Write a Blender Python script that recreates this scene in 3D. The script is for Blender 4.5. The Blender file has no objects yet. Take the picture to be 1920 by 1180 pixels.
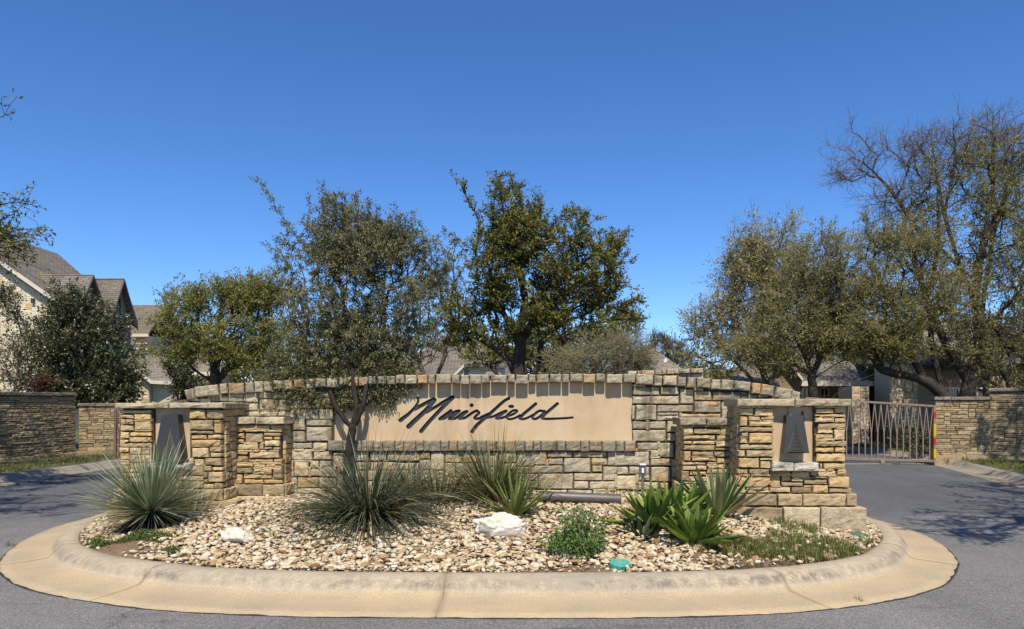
import bpy, math, random
import numpy as np
from mathutils import Vector, Matrix, noise as mnoise

# ------------------------------------------------------------------ camera, sky, sun, exposure
scene = bpy.context.scene
F, CX, HZ, H = 1387.0, 960.0, 755.0, 1.55          # focal length and horizon in photo pixels, eye height
cam_data = bpy.data.cameras.new('camera')
cam_data.sensor_width = 36.0
cam_data.lens = 36.0 * F / 1920.0
cam_data.shift_y = (HZ - 590.0) / 1920.0
cam_data.clip_start, cam_data.clip_end = 0.05, 3000.0
cam = bpy.data.objects.new('camera', cam_data)
scene.collection.objects.link(cam)
cam.location = (0, 0, H)
cam.rotation_euler = (math.radians(90), 0, 0)
scene.camera = cam

SUN_EL, SUN_X = math.radians(56), -0.02
world = bpy.data.worlds.new('World')
scene.world = world
world.use_nodes = True
wn = world.node_tree.nodes
wl = world.node_tree.links
bg = wn['Background']
sky = wn.new('ShaderNodeTexSky')
sky.sky_type = 'NISHITA'
sky.sun_disc = False
sky.sun_elevation = SUN_EL
sky.sun_rotation = math.radians(180) - math.atan(SUN_X)
sky.altitude = 200
sky.air_density = 0.75
sky.dust_density = 0.15
sky.ozone_density = 6.0
hs = wn.new('ShaderNodeHueSaturation')
hs.inputs['Saturation'].default_value = 1.16
hs.inputs['Hue'].default_value = 0.504
wl.new(sky.outputs[0], hs.inputs['Color'])
wl.new(hs.outputs[0], bg.inputs['Color'])
bg.inputs['Strength'].default_value = 0.15

sun_d = bpy.data.lights.new('sun', 'SUN')
sun_d.energy = 5.0
sun_d.angle = math.radians(0.53)
sun_d.color = (1.0, 0.935, 0.835)
sun = bpy.data.objects.new('sun', sun_d)
scene.collection.objects.link(sun)
ldir = Vector((SUN_X * math.cos(SUN_EL), math.cos(SUN_EL), -math.sin(SUN_EL)))
sun.rotation_euler = ldir.to_track_quat('-Z', 'Y').to_euler()
sun.location = (0, -10, 30)
vs = scene.view_settings
vs.view_transform = 'Standard'
vs.look = 'None'
vs.gamma = 1.0
vs.use_curve_mapping = False
vs.exposure = 0.30
scene.cycles.max_bounces = 5
scene.cycles.diffuse_bounces = 2
scene.cycles.transparent_max_bounces = 4
scene.cycles.use_denoising = True

rng = np.random.default_rng(7)
R = random.Random(11)

# ------------------------------------------------------------------ helpers
def PX(px, py, d):
    """World point seen at photo pixel (px, py), d metres ahead of the camera."""
    return Vector(((px - CX) / F * d, d, H - (py - HZ) / F * d))

def link(o, parent=None):
    scene.collection.objects.link(o)
    if parent is not None:
        o.parent = parent
    return o

def tag(o, label=None, cat=None, group=None, kind=None):
    if label: o['label'] = label
    if cat: o['category'] = cat
    if group: o['group'] = group
    if kind: o['kind'] = kind
    return o

def thing(name, label, cat, loc=(0, 0, 0), rz=0.0, group=None):
    o = bpy.data.objects.new(name, None)
    o.empty_display_size = 0.2
    link(o)
    o.location = loc
    o.rotation_euler = (0, 0, rz)
    return tag(o, label, cat, group)

def mesh_np(name, V, quads=None, tris=None, smooth=False, tone=None, mats=None, mat_idx=None):
    V = np.asarray(V, dtype=np.float32).reshape(-1, 3)
    me = bpy.data.meshes.new(name)
    q = np.asarray(quads, dtype=np.int32).reshape(-1, 4) if quads is not None and len(quads) else np.zeros((0, 4), np.int32)
    t = np.asarray(tris, dtype=np.int32).reshape(-1, 3) if tris is not None and len(tris) else np.zeros((0, 3), np.int32)
    me.vertices.add(len(V)); me.vertices.foreach_set('co', V.ravel())
    loops = np.concatenate([q.ravel(), t.ravel()])
    me.loops.add(len(loops)); me.loops.foreach_set('vertex_index', loops)
    me.polygons.add(len(q) + len(t))
    starts = np.concatenate([np.arange(len(q)) * 4, len(q) * 4 + np.arange(len(t)) * 3]).astype(np.int32)
    me.polygons.foreach_set('loop_start', starts)
    me.polygons.foreach_set('use_smooth', np.full(len(q) + len(t), smooth, dtype=bool))
    if mat_idx is not None:
        me.polygons.foreach_set('material_index', np.asarray(mat_idx, dtype=np.int32))
    me.update(calc_edges=True)
    me.validate()
    if tone is not None:
        at = me.attributes.new('tone', 'FLOAT', 'POINT')
        at.data.foreach_set('value', np.asarray(tone, dtype=np.float32))
    for m in (mats or []):
        me.materials.append(m)
    return me

def obj(name, me, mat=None, parent=None, loc=(0, 0, 0), rot=(0, 0, 0), color=None, world=False):
    o = bpy.data.objects.new(name, me)
    if mat is not None and not me.materials:
        me.materials.append(mat)
    link(o, parent)
    o.location = loc
    o.rotation_euler = rot
    if world and parent is not None:
        p = parent
        pm = Matrix.Identity(4)
        chain = []
        while p is not None:
            chain.append(p); p = p.parent
        for p in reversed(chain):
            pm = pm @ p.matrix_parent_inverse @ Matrix.LocRotScale(p.location, p.rotation_euler, p.scale)
        o.matrix_parent_inverse = pm.inverted()
    if color is not None:
        o.color = (*color[:3], 1.0)
    return o

class MB:
    """Collects quads and triangles of one mesh."""
    def __init__(s): s.v, s.q, s.t = [], [], []
    def box(s, x0, x1, y0, y1, z0, z1, M=None):
        b = len(s.v)
        pts = [(x, y, z) for z in (z0, z1) for y in (y0, y1) for x in (x0, x1)]
        s.v += [tuple(M @ Vector(p)) if M else p for p in pts]
        for f in ((0, 2, 3, 1), (4, 5, 7, 6), (0, 1, 5, 4), (2, 6, 7, 3), (0, 4, 6, 2), (1, 3, 7, 5)):
            s.q.append([b + i for i in f])
        return s
    def bar(s, p, q, w, h=None):
        """Square bar from p to q."""
        p, q = Vector(p), Vector(q); h = h or w
        d = (q - p).normalized()
        up = Vector((0, 0, 1)) if abs(d.z) < 0.95 else Vector((0, 1, 0))
        a = d.cross(up).normalized(); c = a.cross(d)
        b = len(s.v)
        for e in (p, q):
            for i, j in ((-1, -1), (1, -1), (1, 1), (-1, 1)):
                s.v.append(tuple(e + a * (i * w / 2) + c * (j * h / 2)))
        for f in ((0, 1, 2, 3), (7, 6, 5, 4), (0, 4, 5, 1), (1, 5, 6, 2), (2, 6, 7, 3), (3, 7, 4, 0)):
            s.q.append([b + i for i in f])
        return s
    def tube(s, pts, rads, n=8, cap=True):
        b = len(s.v); pts = [Vector(p) for p in pts]
        for i, p in enumerate(pts):
            d = (pts[min(i + 1, len(pts) - 1)] - pts[max(i - 1, 0)]).normalized()
            ref = Vector((0.13, 0.97, 0.21))
            if abs(d.dot(ref.normalized())) > 0.92: ref = Vector((0.9, 0.1, 0.3))
            a = d.cross(ref).normalized(); c = d.cross(a)
            for k in range(n):
                t = 2 * math.pi * k / n
                s.v.append(tuple(p + (a * math.cos(t) + c * math.sin(t)) * rads[i]))
        for i in range(len(pts) - 1):
            for k in range(n):
                s.q.append([b + i * n + k, b + i * n + (k + 1) % n, b + (i + 1) * n + (k + 1) % n, b + (i + 1) * n + k])
        if cap:
            for i, fl in ((0, True), (len(pts) - 1, False)):
                c0 = len(s.v); s.v.append(tuple(pts[i]))
                for k in range(n):
                    a_, b_ = b + i * n + k, b + i * n + (k + 1) % n
                    s.t.append([c0, b_, a_] if fl else [c0, a_, b_])
        return s
    def poly(s, pts):
        b = len(s.v); s.v += [tuple(p) for p in pts]
        if len(pts) == 4: s.q.append([b, b + 1, b + 2, b + 3])
        else:
            for i in range(1, len(pts) - 1): s.t.append([b, b + i, b + i + 1])
        return s
    def slab(s, pts, dv):
        """Solid: polygon pts pushed along dv."""
        pts = [Vector(p) for p in pts]; dv = Vector(dv)
        s.poly(pts); s.poly([p + dv for p in reversed(pts)])
        n = len(pts)
        for i in range(n):
            a, b = pts[i], pts[(i + 1) % n]
            s.poly([b, a, a + dv, b + dv])
        return s
    def mesh(s, name, smooth=False, tone=None):
        return mesh_np(name, s.v, s.q, s.t, smooth, tone)
    def build(s, name, mat, parent=None, world=False, smooth=False, **k):
        return obj(name, s.mesh(name, smooth), mat, parent, world=world, **k)

def bevel(o, w, seg=2):
    m = o.modifiers.new('bevel', 'BEVEL'); m.width = w; m.segments = seg; m.limit_method = 'ANGLE'
    return o

# ------------------------------------------------------------------ materials
def new_mat(name):
    m = bpy.data.materials.new(name); m.use_nodes = True
    n = m.node_tree.nodes; l = m.node_tree.links
    return m, n, l, n['Principled BSDF']

def N(n, kind, **k):
    x = n.new(kind)
    for a, v in k.items():
        if a in x.inputs: x.inputs[a].default_value = v
        else: setattr(x, a, v)
    return x

def coords(n, l, scale=(1, 1, 1), mode='Position'):
    g = n.new('ShaderNodeNewGeometry') if mode == 'Position' else n.new('ShaderNodeTexCoord')
    mp = n.new('ShaderNodeMapping'); mp.inputs['Scale'].default_value = scale
    l.new(g.outputs[mode], mp.inputs['Vector'])
    return mp.outputs[0]

def noise_tex(n, l, co, scale, detail=4, rough=0.55):
    t = n.new('ShaderNodeTexNoise'); t.inputs['Scale'].default_value = scale
    t.inputs['Detail'].default_value = detail; t.inputs['Roughness'].default_value = rough
    l.new(co, t.inputs['Vector'])
    return t.outputs['Fac']

def ramp(n, l, fac, stops):
    r = n.new('ShaderNodeValToRGB')
    el = r.color_ramp.elements
    while len(el) < len(stops): el.new(0.5)
    for e, (p, c) in zip(el, stops):
        e.position = p
        e.color = (*c, 1) if isinstance(c, (tuple, list)) else (c, c, c, 1)
    l.new(fac, r.inputs[0])
    return r.outputs['Color']

def mix(n, l, fac, a, b, mode='MIX'):
    m = n.new('ShaderNodeMix'); m.data_type = 'RGBA'; m.blend_type = mode
    for sock, v in ((m.inputs[0], fac), (m.inputs[6], a), (m.inputs[7], b)):
        if isinstance(v, bpy.types.NodeSocket): l.new(v, sock)
        elif isinstance(v, (int, float)): sock.default_value = v
        else: sock.default_value = (*v, 1)
    return m.outputs[2]

def bump(n, l, h, bsdf, strength=0.4, dist=0.01):
    b = n.new('ShaderNodeBump'); b.inputs['Strength'].default_value = strength
    b.inputs['Distance'].default_value = dist
    l.new(h, b.inputs['Height']); l.new(b.outputs[0], bsdf.inputs['Normal'])

def mat_simple(name, col, rough=0.7, var=0.25, scale=6.0, bmp=0.15, metal=0.0, col2=None, spec=0.3):
    m, n, l, b = new_mat(name)
    co = coords(n, l)
    f = noise_tex(n, l, co, scale, 5)
    c2 = col2 or tuple(c * (1 - var) for c in col)
    l.new(ramp(n, l, f, [(0.3, c2), (0.7, col)]), b.inputs['Base Color'])
    b.inputs['Roughness'].default_value = rough; b.inputs['Metallic'].default_value = metal
    b.inputs['Specular IOR Level'].default_value = spec
    if bmp: bump(n, l, noise_tex(n, l, co, scale * 8, 4), b, bmp, 0.01)
    return m

def mat_stone(name, grain=28.0, dark=0.55, rust=(0.42, 0.22, 0.08), rust_amt=0.5, bstr=0.5, lichen=0.45, streak=0.0):
    """Rock-faced stone: the colour of each stone is its object colour, plus grain, rust and lichen."""
    m, n, l, b = new_mat(name)
    oi = n.new('ShaderNodeObjectInfo')
    co = coords(n, l)
    g = noise_tex(n, l, co, grain, 6, 0.65)
    gm = ramp(n, l, g, [(0.25, 0.62), (0.5, 0.98), (0.8, 1.2)])
    c = mix(n, l, 1.0, oi.outputs['Color'], gm, 'MULTIPLY')
    broad = noise_tex(n, l, co, 3.6, 4)
    rf = ramp(n, l, broad, [(0.53, 0.0), (0.68, rust_amt)])
    c = mix(n, l, rf, c, rust)
    li = noise_tex(n, l, co, 7.0, 6, 0.7)
    lf = ramp(n, l, li, [(0.5, 0.0), (0.66, lichen)])
    c = mix(n, l, lf, c, (0.10, 0.085, 0.065))
    if streak:                                            # water stains running down the face
        dr = noise_tex(n, l, coords(n, l, (7, 7, 0.9)), 1.0, 5, 0.65)
        c = mix(n, l, ramp(n, l, dr, [(0.52, 0.0), (0.68, streak)]), c, (0.085, 0.07, 0.05))
    sp = noise_tex(n, l, co, grain * 3.2, 3, 0.7)
    sf = ramp(n, l, sp, [(0.62, 0.0), (0.72, dark)])
    c = mix(n, l, sf, c, (0.09, 0.07, 0.05))
    l.new(c, b.inputs['Base Color'])
    b.inputs['Roughness'].default_value = 0.92
    b.inputs['Specular IOR Level'].default_value = 0.15
    h = mix(n, l, 0.5, g, noise_tex(n, l, co, grain * 3, 5, 0.7))
    bump(n, l, h, b, bstr, 0.02)
    return m

def mat_leaf(name, c_dark, c_mid, c_light, trans=0.25, rough=0.5, spec=0.3):
    m, n, l, b = new_mat(name)
    at = n.new('ShaderNodeAttribute'); at.attribute_name = 'tone'
    c = ramp(n, l, at.outputs['Fac'], [(0.0, c_dark), (0.55, c_mid), (1.0, c_light)])
    l.new(c, b.inputs['Base Color'])
    b.inputs['Roughness'].default_value = rough
    b.inputs['Specular IOR Level'].default_value = spec
    tr = n.new('ShaderNodeBsdfTranslucent'); l.new(c, tr.inputs['Color'])
    mx = n.new('ShaderNodeMixShader'); mx.inputs[0].default_value = trans
    l.new(b.outputs[0], mx.inputs[1]); l.new(tr.outputs[0], mx.inputs[2])
    l.new(mx.outputs[0], n['Material Output'].inputs['Surface'])
    return m

def mat_blade(name, c0, c1, rough=0.5, trans=0.15, spec=0.3):
    """Leaf whose colour follows its object colour, streaked lengthwise."""
    m, n, l, b = new_mat(name)
    oi = n.new('ShaderNodeObjectInfo')
    tc = n.new('ShaderNodeTexCoord')
    mp = n.new('ShaderNodeMapping'); mp.inputs['Scale'].default_value = (60, 60, 3)
    l.new(tc.outputs['Object'], mp.inputs[0])
    f = noise_tex(n, l, mp.outputs[0], 1.0, 3)
    c = mix(n, l, 1.0, oi.outputs['Color'], ramp(n, l, f, [(0.3, c0), (0.7, c1)]), 'MULTIPLY')
    l.new(c, b.inputs['Base Color']); b.inputs['Roughness'].default_value = rough
    b.inputs['Specular IOR Level'].default_value = spec
    tr = n.new('ShaderNodeBsdfTranslucent'); l.new(c, tr.inputs['Color'])
    mx = n.new('ShaderNodeMixShader'); mx.inputs[0].default_value = trans
    l.new(b.outputs[0], mx.inputs[1]); l.new(tr.outputs[0], mx.inputs[2])
    l.new(mx.outputs[0], n['Material Output'].inputs['Surface'])
    return m

def mat_asphalt():
    m, n, l, b = new_mat('asphalt')
    co = coords(n, l)
    fine = noise_tex(n, l, co, 95.0, 3, 0.8)
    c = ramp(n, l, fine, [(0.3, (0.062, 0.060, 0.057)), (0.50, (0.152, 0.145, 0.133)), (0.68, (0.36, 0.34, 0.31))])
    big = noise_tex(n, l, coords(n, l, (1.0, 0.35, 1)), 0.8, 5, 0.6)
    c = mix(n, l, 1.0, c, ramp(n, l, big, [(0.3, 0.78), (0.7, 1.12)]), 'MULTIPLY')
    # shade on the drives beyond the island, painted in as a darker asphalt tone
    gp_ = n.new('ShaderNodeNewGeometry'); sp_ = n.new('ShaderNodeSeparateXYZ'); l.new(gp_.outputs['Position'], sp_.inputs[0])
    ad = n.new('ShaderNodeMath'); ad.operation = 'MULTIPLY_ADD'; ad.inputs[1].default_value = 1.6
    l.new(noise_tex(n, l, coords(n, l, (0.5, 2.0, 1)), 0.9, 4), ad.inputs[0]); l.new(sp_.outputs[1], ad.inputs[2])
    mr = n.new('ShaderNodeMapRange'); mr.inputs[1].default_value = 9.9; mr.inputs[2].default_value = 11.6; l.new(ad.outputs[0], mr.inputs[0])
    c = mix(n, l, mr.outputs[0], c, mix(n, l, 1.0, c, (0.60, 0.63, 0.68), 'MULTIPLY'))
    # old cracks and dark streaks of tree shade painted into the colour
    vo = n.new('ShaderNodeTexVoronoi'); vo.feature = 'DISTANCE_TO_EDGE'; vo.inputs['Scale'].default_value = 0.32
    wob = n.new('ShaderNodeVectorMath'); wob.operation = 'ADD'
    nz = n.new('ShaderNodeTexNoise'); nz.inputs['Scale'].default_value = 1.6; nz.inputs['Detail'].default_value = 5
    l.new(co, nz.inputs['Vector']); l.new(co, wob.inputs[0]); l.new(nz.outputs['Color'], wob.inputs[1]); l.new(wob.outputs[0], vo.inputs['Vector'])
    cr = mix(n, l, 1.0, ramp(n, l, vo.outputs['Distance'], [(0.0, 0.75), (0.006, 0.0)]), ramp(n, l, noise_tex(n, l, co, 0.45, 2), [(0.5, 0.0), (0.58, 1.0)]), 'MULTIPLY')
    c = mix(n, l, cr, c, (0.03, 0.028, 0.025))
    c = mix(n, l, ramp(n, l, noise_tex(n, l, coords(n, l, (0.5, 1.4, 1)), 1.1, 6, 0.65), [(0.58, 0.0), (0.68, 0.5)]), c, (0.06, 0.058, 0.055))
    c = mix(n, l, ramp(n, l, noise_tex(n, l, coords(n, l, (0.3, 1.0, 1)), 1.9, 6, 0.7), [(0.6, 0.0), (0.72, 0.35)]), c, (0.28, 0.26, 0.225))
    l.new(c, b.inputs['Base Color'])
    b.inputs['Roughness'].default_value = 0.88
    b.inputs['Specular IOR Level'].default_value = 0.25
    bump(n, l, noise_tex(n, l, co, 130.0, 3, 0.7), b, 0.6, 0.008)
    return m

def mat_concrete(name='kerb_concrete', tint=(0.475, 0.38, 0.25), grey=(0.39, 0.33, 0.235), stain=0.8):
    m, n, l, b = new_mat(name)
    co = coords(n, l)
    f = noise_tex(n, l, co, 1.7, 5, 0.6)
    c = ramp(n, l, f, [(0.35, grey), (0.62, tint)])
    fg = noise_tex(n, l, co, 60.0, 4, 0.7)
    c = mix(n, l, 1.0, c, ramp(n, l, fg, [(0.3, 0.78), (0.65, 1.08)]), 'MULTIPLY')
    # weather stains that run down the kerb face, between its foot and its top
    g = n.new('ShaderNodeNewGeometry'); sx = n.new('ShaderNodeSeparateXYZ')
    l.new(g.outputs['Position'], sx.inputs[0])
    zr = n.new('ShaderNodeMapRange'); zr.inputs[1].default_value = 0.045; zr.inputs[2].default_value = 0.17
    l.new(sx.outputs[2], zr.inputs[0])
    band = ramp(n, l, zr.outputs[0], [(0.0, 0.0), (0.35, 1.0), (0.62, 1.0), (0.95, 0.1)])
    st = noise_tex(n, l, coords(n, l, (14, 14, 1.6)), 1.0, 6, 0.75)
    patch = noise_tex(n, l, co, 0.9, 4, 0.6)
    sf = mix(n, l, 1.0, ramp(n, l, st, [(0.34, 0.0), (0.60, stain)]), ramp(n, l, patch, [(0.35, 0.3), (0.55, 1.0)]), 'MULTIPLY')
    gut = ramp(n, l, zr.outputs[0], [(0.0, 1.0), (0.12, 0.0)])
    c = mix(n, l, gut, c, mix(n, l, 1.0, c, (0.92, 0.86, 0.77), 'MULTIPLY'))
    sf = mix(n, l, 1.0, sf, band, 'MULTIPLY')
    c = mix(n, l, sf, c, (0.13, 0.11, 0.085))
    if name == 'kerb_concrete':                           # mortar repair on the front face
        mp = n.new('ShaderNodeMapping'); mp.inputs['Location'].default_value = (-1.6 * 0.56, 0, -15 * 0.112); mp.inputs['Scale'].default_value = (1.6, 0.0, 15)
        l.new(g.outputs['Position'], mp.inputs['Vector'])
        vl = n.new('ShaderNodeVectorMath'); vl.operation = 'LENGTH'; l.new(mp.outputs[0], vl.inputs[0])
        near = n.new('ShaderNodeMapRange'); near.inputs[1].default_value = 6.3; near.inputs[2].default_value = 6.5; near.inputs[3].default_value = 1; near.inputs[4].default_value = 0
        l.new(sx.outputs[1], near.inputs[0])
        pf = mix(n, l, 1.0, ramp(n, l, vl.outputs['Value'], [(0.62, 1.0), (0.95, 0.0)]), ramp(n, l, noise_tex(n, l, coords(n, l, (5, 5, 22)), 1.0, 4, 0.6), [(0.47, 0.0), (0.5, 0.85)]), 'MULTIPLY')
        pf = mix(n, l, 1.0, pf, near.outputs[0], 'MULTIPLY')
        c = mix(n, l, pf, c, (0.30, 0.255, 0.185))
    l.new(c, b.inputs['Base Color'])
    b.inputs['Roughness'].default_value = 0.9
    b.inputs['Specular IOR Level'].default_value = 0.2
    bump(n, l, mix(n, l, 0.5, fg, st), b, 0.35, 0.006)
    return m

def mat_shingle(name, c1, c2, rot):
    """Asphalt shingles laid in courses; rot maps the roof plane to the texture."""
    m, n, l, b = new_mat(name)
    tc = n.new('ShaderNodeTexCoord')
    br = n.new('ShaderNodeTexBrick')
    br.inputs['Color1'].default_value = (*c1, 1); br.inputs['Color2'].default_value = (*c2, 1)
    br.inputs['Mortar'].default_value = tuple(x * 0.45 for x in c1) + (1,)
    br.inputs['Scale'].default_value = 1.0
    br.inputs['Brick Width'].default_value = 0.42; br.inputs['Row Height'].default_value = 0.16
    br.inputs['Mortar Size'].default_value = 0.018
    l.new(tc.outputs['UV'], br.inputs['Vector'])
    co = coords(n, l)
    c = mix(n, l, 1.0, br.outputs['Color'], ramp(n, l, noise_tex(n, l, co, 1.3, 4), [(0.3, 0.8), (0.7, 1.12)]), 'MULTIPLY')
    l.new(c, b.inputs['Base Color']); b.inputs['Roughness'].default_value = 0.95
    b.inputs['Specular IOR Level'].default_value = 0.1
    bump(n, l, br.outputs['Fac'], b, -0.5, 0.02)
    return m

M = {}
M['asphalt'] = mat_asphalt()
M['kerb'] = mat_concrete()
M['old_kerb'] = mat_concrete('street_kerb_concrete', (0.34, 0.30, 0.235), (0.24, 0.22, 0.18), 0.6)
M['gold_stone'] = mat_stone('gold_sandstone', 30, 0.65, (0.46, 0.26, 0.08), 0.4, 1.1, 0.32, 0.15)
M['grey_stone'] = mat_stone('weathered_limestone', 24, 0.5, (0.42, 0.235, 0.085), 0.75, 0.8, 0.55, 0.7)
M['cap_stone'] = mat_stone('lichened_cap_stone', 22, 0.6, (0.36, 0.23, 0.11), 0.25, 0.8, 0.75)
M['wall_stone'] = mat_stone('street_wall_stone', 20, 0.3, (0.33, 0.2, 0.09), 0.3, 0.4, 0.3)
M['house_stone'] = mat_stone('pale_house_stone', 14, 0.2, (0.5, 0.3, 0.1), 0.12, 0.4, 0.06)
M['mortar'] = mat_simple('mortar', (0.085, 0.062, 0.04), 0.95, 0.4, 12, 0.3)
M['dark_joint'] = mat_simple('dark_joint', (0.045, 0.035, 0.027), 0.95, 0.4, 12, 0.3)
def mat_stucco():
    m, n, l, b = new_mat('tan_stucco')
    co = coords(n, l)
    c = ramp(n, l, noise_tex(n, l, co, 2.2, 6, 0.62), [(0.3, (0.455, 0.325, 0.19)), (0.5, (0.53, 0.385, 0.23)), (0.72, (0.60, 0.45, 0.285))])
    drip = noise_tex(n, l, coords(n, l, (5, 5, 0.5)), 1.0, 4, 0.6)
    c = mix(n, l, ramp(n, l, drip, [(0.54, 0.0), (0.72, 0.55)]), c, (0.34, 0.235, 0.135))
    l.new(c, b.inputs['Base Color']); b.inputs['Roughness'].default_value = 0.93
    b.inputs['Specular IOR Level'].default_value = 0.12
    bump(n, l, noise_tex(n, l, co, 120, 4, 0.7), b, 0.25, 0.006)
    return m
M['stucco'] = mat_stucco()
M['letter'] = mat_simple('black_letter_paint', (0.028, 0.026, 0.027), 0.6, 0.5, 40, 0.4, col2=(0.012, 0.011, 0.011))
def mat_letter():
    m, n, l, b = new_mat('chipped_black_paint')
    co = coords(n, l)
    c = ramp(n, l, noise_tex(n, l, co, 30, 4), [(0.3, (0.012, 0.011, 0.012)), (0.7, (0.036, 0.034, 0.036))])
    chip = noise_tex(n, l, co, 17, 5, 0.7)
    c = mix(n, l, ramp(n, l, chip, [(0.69, 0.0), (0.71, 1.0)]), c, (0.36, 0.27, 0.21))
    l.new(c, b.inputs['Base Color']); b.inputs['Roughness'].default_value = 0.6
    bump(n, l, chip, b, 0.5, 0.01)
    return m
M['letter'] = mat_letter()
M['lantern'] = mat_simple('dark_grey_metal', (0.05, 0.047, 0.043), 0.45, 0.25, 5, 0.05, metal=0.3, spec=0.5)
M['louvre'] = mat_simple('brown_grey_louvre', (0.085, 0.074, 0.058), 0.5, 0.2, 8, 0.05, metal=0.3)
M['gate'] = mat_simple('tan_gate_paint', (0.27, 0.20, 0.145), 0.5, 0.25, 9, 0.05)
M['rust'] = mat_simple('rusty_gate_paint', (0.20, 0.12, 0.085), 0.65, 0.35, 9, 0.1)
M['red'] = mat_simple('red_tape', (0.44, 0.03, 0.02), 0.4, 0.15, 9, 0)
M['yellow'] = mat_simple('yellow_tape', (0.60, 0.36, 0.025), 0.4, 0.15, 9, 0)
M['pipe'] = mat_simple('grey_fixture_metal', (0.115, 0.10, 0.085), 0.5, 0.25, 7, 0.08, metal=0.2, spec=0.5)
M['boxgrey'] = mat_simple('grey_outlet_metal', (0.20, 0.20, 0.18), 0.55, 0.2, 10, 0.05, metal=0.3)
M['white'] = mat_simple('white_plastic', (0.74, 0.73, 0.70), 0.5, 0.1, 10, 0.0)
M['teal'] = mat_simple('teal_plastic', (0.05, 0.36, 0.27), 0.5, 0.3, 30, 0.05)
M['teal_light'] = mat_simple('worn_teal_plastic', (0.17, 0.44, 0.34), 0.6, 0.2, 30, 0.05)
M['green_lid'] = mat_simple('dark_green_plastic', (0.06, 0.16, 0.10), 0.5, 0.3, 20, 0.05)
def mat_white_rock():
    m, n, l, b = new_mat('white_limestone')
    co = coords(n, l)
    c = ramp(n, l, noise_tex(n, l, co, 7, 6, 0.65), [(0.3, (0.50, 0.44, 0.33)), (0.58, (0.73, 0.68, 0.56))])
    pit = noise_tex(n, l, co, 22, 5, 0.7)
    c = mix(n, l, ramp(n, l, pit, [(0.57, 0.0), (0.68, 0.75)]), c, (0.24, 0.20, 0.14))
    l.new(c, b.inputs['Base Color']); b.inputs['Roughness'].default_value = 0.9
    bump(n, l, noise_tex(n, l, co, 18, 6, 0.7), b, 0.8, 0.03)
    return m
M['rock'] = mat_white_rock()
def mat_pebble():
    m, n, l, b = new_mat('pebble_stone')
    at = n.new('ShaderNodeAttribute'); at.attribute_name = 'tone'
    c = ramp(n, l, at.outputs['Fac'], [(0.0, (0.20, 0.105, 0.045)), (0.10, (0.30, 0.175, 0.08)), (0.25, (0.40, 0.275, 0.15)),
                                        (0.45, (0.49, 0.375, 0.22)), (0.68, (0.55, 0.455, 0.30)), (0.85, (0.61, 0.53, 0.385)), (1.0, (0.67, 0.62, 0.51))])
    co = coords(n, l)
    c = mix(n, l, 1.0, c, ramp(n, l, noise_tex(n, l, co, 45, 5, 0.65), [(0.3, 0.72), (0.65, 1.1)]), 'MULTIPLY')
    l.new(c, b.inputs['Base Color']); b.inputs['Roughness'].default_value = 0.85
    b.inputs['Specular IOR Level'].default_value = 0.2
    bump(n, l, noise_tex(n, l, co, 120, 4), b, 0.3, 0.006)
    return m
M['pebble'] = mat_pebble()
def mat_bed():
    m, n, l, b = new_mat('bed_soil')
    co = coords(n, l)
    c = ramp(n, l, noise_tex(n, l, co, 40, 6, 0.7), [(0.3, (0.10, 0.062, 0.035)), (0.55, (0.21, 0.14, 0.085)), (0.75, (0.33, 0.235, 0.15))])
    l.new(c, b.inputs['Base Color']); b.inputs['Roughness'].default_value = 0.95
    b.inputs['Specular IOR Level'].default_value = 0.1
    bump(n, l, noise_tex(n, l, co, 70, 5, 0.7), b, 0.7, 0.02)
    return m
M['bed'] = mat_bed()
M['lawn'] = mat_simple('lawn_soil', (0.10, 0.095, 0.045), 0.95, 0.5, 3, 0.4, col2=(0.055, 0.065, 0.026))
M['bark'] = mat_simple('grey_brown_bark', (0.115, 0.092, 0.07), 0.95, 0.5, 14, 0.8)
M['sapling_bark'] = mat_simple('blackish_sapling_bark', (0.04, 0.031, 0.023), 0.95, 0.5, 18, 0.9)
M['dark_bark'] = mat_simple('dark_oak_bark', (0.06, 0.048, 0.037), 0.95, 0.5, 14, 0.8)
M['twig_bark'] = mat_simple('grey_twig_bark', (0.20, 0.165, 0.125), 0.95, 0.35, 14, 0.4)
M['pale_bark'] = mat_simple('pale_twig_bark', (0.27, 0.23, 0.165), 0.95, 0.35, 14, 0.4)
M['olive_bark'] = mat_simple('olive_twig_bark', (0.27, 0.23, 0.135), 0.95, 0.35, 14, 0.4)
M['oak_leaf'] = mat_leaf('oak_leaf', (0.036, 0.05, 0.010), (0.118, 0.126, 0.022), (0.30, 0.265, 0.065), 0.32)
M['grey_leaf'] = mat_leaf('grey_green_leaf', (0.042, 0.05, 0.017), (0.125, 0.128, 0.045), (0.33, 0.30, 0.135), 0.3)
M['olive_leaf'] = mat_leaf('olive_leaf', (0.065, 0.08, 0.013), (0.20, 0.205, 0.034), (0.38, 0.36, 0.08), 0.38)
M['yellow_leaf'] = mat_leaf('budding_yellow_leaf', (0.13, 0.125, 0.028), (0.31, 0.27, 0.07), (0.48, 0.40, 0.14), 0.35)
M['holly_leaf'] = mat_leaf('glossy_dark_leaf', (0.018, 0.028, 0.008), (0.055, 0.068, 0.02), (0.19, 0.175, 0.07), 0.18, 0.38, 0.5)
M['shade_leaf'] = mat_leaf('brown_green_leaf', (0.06, 0.061, 0.015), (0.18, 0.168, 0.042), (0.38, 0.325, 0.10), 0.38)
M['bright_leaf'] = mat_leaf('bright_shrub_leaf', (0.03, 0.075, 0.012), (0.095, 0.19, 0.028), (0.24, 0.34, 0.07), 0.3)
M['weed_leaf'] = mat_leaf('weed_leaf', (0.03, 0.055, 0.012), (0.09, 0.13, 0.03), (0.22, 0.25, 0.07), 0.3)
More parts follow.
